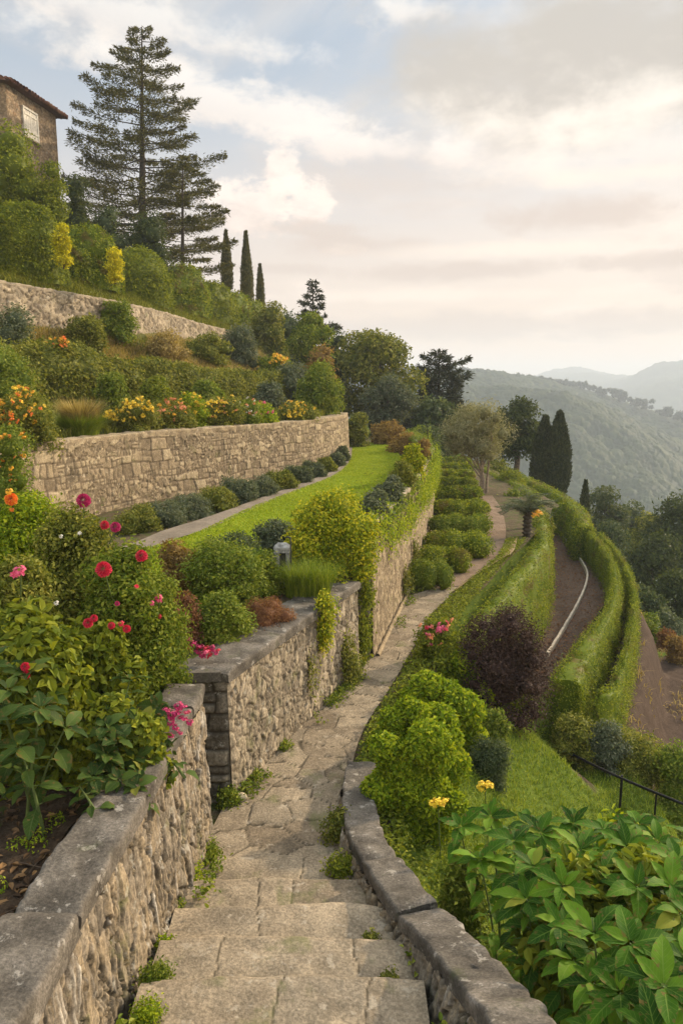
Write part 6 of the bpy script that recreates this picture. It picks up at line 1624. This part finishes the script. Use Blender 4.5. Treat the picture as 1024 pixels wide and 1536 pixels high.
# ------------------------------------------------------------------ grass and litter nobody could count
def grass_stuff():
    rng = np.random.default_rng(15)
    # grassy slope at the right
    n = 90000; x = rng.uniform(.7, 7.5, n); y = 3.5 + 9.5 * rng.random(n) ** .8; s = x - xe(y)
    ok = (s > .15) & (s < 6) & ((y < 11.2) | (s < .8)) & (np.exp(-(((x - 3.1) / .3) ** 2 + ((y - 9.6 + (x - 3.1) * 1.6) / .7) ** 2)) < .35)
    ok &= ~((s < 1.0) & (y < 3.9))
    x, y = x[ok], y[ok]; z = ground_z(x, y); hgt = .085 * (.5 + fbm(np.stack([x / .6, y / .6], 1), 3, 5))
    mb = MB(); pos = np.stack([x, y, z - .01], 1); th = rng.random(len(x)) * 6.283
    blades(mb, rng, pos, hgt, .009, .5, 0, np.stack([np.cos(th), np.sin(th), 0 * th], 1))
    tag(mb.build('slope_grass', [MATS['grass']]), kind='stuff')
    # lawn
    a, b = smoothline(LAWN_L, 200), smoothline(LAWN_R, 200); n = 70000; u = rng.random(n) * 199; t = rng.random(n)
    f = lambda p, k: np.interp(u, np.arange(200), p[:, k]); pos = np.stack([f(a, 0) * (1 - t) + f(b, 0) * t, f(a, 1) * (1 - t) + f(b, 1) * t, np.full(n, 1.22)], 1)
    mb = MB(); blades(mb, rng, pos, .035, .016, .7, 0); tag(mb.build('lawn_grass', [MATS['lawn']]), kind='stuff')
    # terraces and banks of the hillside
    P = np.vstack([hill_pt(rng, 4, 26000, 0, 1), hill_pt(rng, 5, 9000, 0, .35)]); mb = MB(); th = rng.random(len(P)) * 6.283
    blades(mb, rng, P, .36, .022, .6, 0, np.stack([np.cos(th), np.sin(th), 0 * th], 1)); tag(mb.build('bank_grass', [MATS['mixed']]), kind='stuff')
    P = np.vstack([hill_pt(rng, 2, 40000, 0.0, 1), hill_pt(rng, 1, 12000, .7, 1)]); keep = fbm(P[:, :2] / 1.3, 3, 4) > .36; P = P[keep]; mb = MB()
    blades(mb, rng, P, .30, .018, .6, 0); tag(mb.build('dry_grass', [MATS['dry']]), kind='stuff')
    P = np.vstack([hill_pt(rng, 0, 16000, 0.1, 1), hill_pt(rng, 2, 14000, 0.0, 1)]); mb = MB(); blades(mb, rng, P, .24, .018, .6, 0); tag(mb.build('terrace_grass', [MATS['mixed']]), kind='stuff')
    # soil beds: low ground cover
    n = 9000; x = rng.uniform(-6, 2.4, n); y = rng.uniform(6, 22, n); tr = np.interp(y, [p[1] for p in T_R], [p[0] for p in T_R]); ok = (x < tr - .1) & (x > tr - 1.6 - (y < 9) * 3); P = np.stack([x, y, np.full(n, 1.17)], 1)[ok]
    mb = MB(); leafmesh(mb, rng, P + rng.uniform(0, .12, (len(P), 1)) * np.array([0, 0, 1.]), np.tile([0, 0, 1.], (len(P), 1)), .06, jit=.6); tag(mb.build('ground_cover', [MATS['mixed']]), kind='stuff')
    # ivy and weeds on the soil right of the path, and on the bare slope
    n = 20000; y = rng.uniform(5, 17, n); rx_ = np.interp(y, [p[1] for p in PR], [p[0] for p in PR]); x = rx_ + np.abs(rng.normal(0, .4, n)) + .05; ok = (x < xe(y) + .1) | (y < 9); P = np.stack([x, y, np.full(n, .0)], 1)[ok]; P[:, 2] = np.where(P[:, 0] > xe(P[:, 1]), ground_z(P[:, 0], P[:, 1]), 0) + rng.uniform(0, .10, len(P))
    mb = MB(); leafmesh(mb, rng, P, np.tile([0, 0, 1.], (len(P), 1)), .05, jit=.6); tag(mb.build('ivy_cover', [MATS['hedge']]), kind='stuff')
    n = 9000; y = rng.uniform(10.5, 19, n); x = xo(y) + rng.uniform(-.3, 6, n); P = np.stack([x, y, ground_z(x, y)], 1); P = P[fbm(P[:, :2] / .8, 3, 8) > .52]; mb = MB(); blades(mb, rng, P, .12, .014, .8, 0); tag(mb.build('slope_weeds', [MATS['dry']]), kind='stuff')
    # weeds creeping along the feet of the walls
    mb = MB()
    for line, off, n, sp in ((W_A, .05, 2600, .07), (W_B[:5], .16, 1600, .09), ([(-1.02, 1.6), (-1.03, 2.9), (-1.02, 4.1), (-1.01, 5.3)], .03, 1500, .05), ([(.0, 6.2), (-.02, 5.6), (.04, 5.0), (.2, 4.5), (.33, 3.6), (.42, 2.6)], -.04, 1700, .05)):
        L = smoothline(line, 200); t = nrm(np.gradient(L, axis=0)); nv = np.stack([t[:, 1], -t[:, 0]], 1); i = rng.integers(0, 200, n); q = L[i] + nv[i] * (off + np.abs(rng.normal(0, sp, n)) * np.sign(off))[:, None] + rng.normal(0, .03, (n, 2))
        z = np.where(q[:, 1] < 5.0, np.ceil((5.0 - q[:, 1]) / .42) * .12 + .01, .012); keep = fbm(q / .35, 3, 6) > .53; P = np.stack([q[:, 0], q[:, 1], z + rng.uniform(0, .07, n) * keep], 1)[keep]
        leafmesh(mb, rng, P, np.tile([0, 0, 1.], (len(P), 1)), .035, jit=.8, kind=6, asp=.6)
    tag(mb.build('wall_weeds', [MATS['fresh']]), kind='stuff')
    # leaves and small stones strewn over the brown lower path
    a, b = smoothline(LL, 200), smoothline(LR, 200); n = 5000; u = rng.random(n) * 199; t = np.where(rng.random(n) < .5, rng.random(n), np.where(rng.random(n) < .5, rng.random(n) ** 3, 1 - rng.random(n) ** 3))
    P = np.stack([f(a, 0) * (1 - t) + f(b, 0) * t, f(a, 1) * (1 - t) + f(b, 1) * t, np.full(n, -1.85)], 1); mb = MB(); leafmesh(mb, rng, P, np.tile([0, 0, 1.], (n, 1)), .06, jit=.3, droop=0); tag(mb.build('path_litter', [MATS['rust']]), kind='stuff')
    # fallen leaves and twigs on the near bed
    n = 2600; x = rng.uniform(-3.2, -1.38, n); y = rng.uniform(1.2, 4.9, n); P = np.stack([x, y, 1.185 + .02 * rng.random(n)], 1); mb = MB()
    leafmesh(mb, rng, P, np.tile([0, 0, 1.], (n, 1)), .055, jit=.35, droop=0, kind=6, up=.6)
    for i in range(260):
        p = np.array([rng.uniform(-3, -1.45), rng.uniform(1.2, 4.9), 1.19]); a = rng.random() * 6.28; tube(mb, [p, p + np.array([math.cos(a), math.sin(a), .1]) * rng.uniform(.05, .2)], .0035, 4, 1, cap=False)
    tag(mb.build('leaf_litter', [leaf_mat('litter', (.05, .03, .018), (.13, .075, .035), (.30, .18, .08), .1), MATS['twig']]), kind='stuff')
    n = 260; x = rng.uniform(-2.6, -1.5, n); y = rng.uniform(2.2, 4.6, n); mb = MB(); cc = np.stack([x, y, np.full(n, 1.19)], 1); foliage(mb, rng, 3000, cc[:40], np.full(40, .05), .02, core=0, zmin=1.17); tag(mb.build('ground_moss', [MATS['lime']]), kind='stuff')
grass_stuff()

# soil mound so that the near bed is not a flat sheet
loft('planting_bed', Z3([(-3.6, .8), (-3.6, 3), (-3.5, 5.4)], 1.175), Z3([(-1.55, .8), (-1.52, 3), (-1.42, 5.4)], 1.185), 'soil', 60, 120, noise=.05, nsc=.3)

# ------------------------------------------------------------------ air
def haze():
    mb = MB(); x0, x1, y0, y1, z0, z1 = -2600, 2600, -200, 3300, -72, 92
    v = [(x, y, z) for x in (x0, x1) for y in (y0, y1) for z in (z0, z1)]
    mb.add(v, [[0, 1, 3, 2], [4, 6, 7, 5], [0, 4, 5, 1], [2, 3, 7, 6], [0, 2, 6, 4], [1, 5, 7, 3]])
    m = bpy.data.materials.new('haze'); m.use_nodes = True; g = G(m.node_tree); g.n.remove(g.n['Principled BSDF'])
    pv = g.n.new('ShaderNodeVolumePrincipled'); pv.inputs['Density'].default_value = .00070; pv.inputs['Color'].default_value = (.77, .86, .98, 1); pv.inputs['Anisotropy'].default_value = .1
    g.l.new(pv.outputs[0], g.n['Material Output'].inputs['Volume'])
    tag(mb.build('haze', [m]), kind='stuff')
haze()
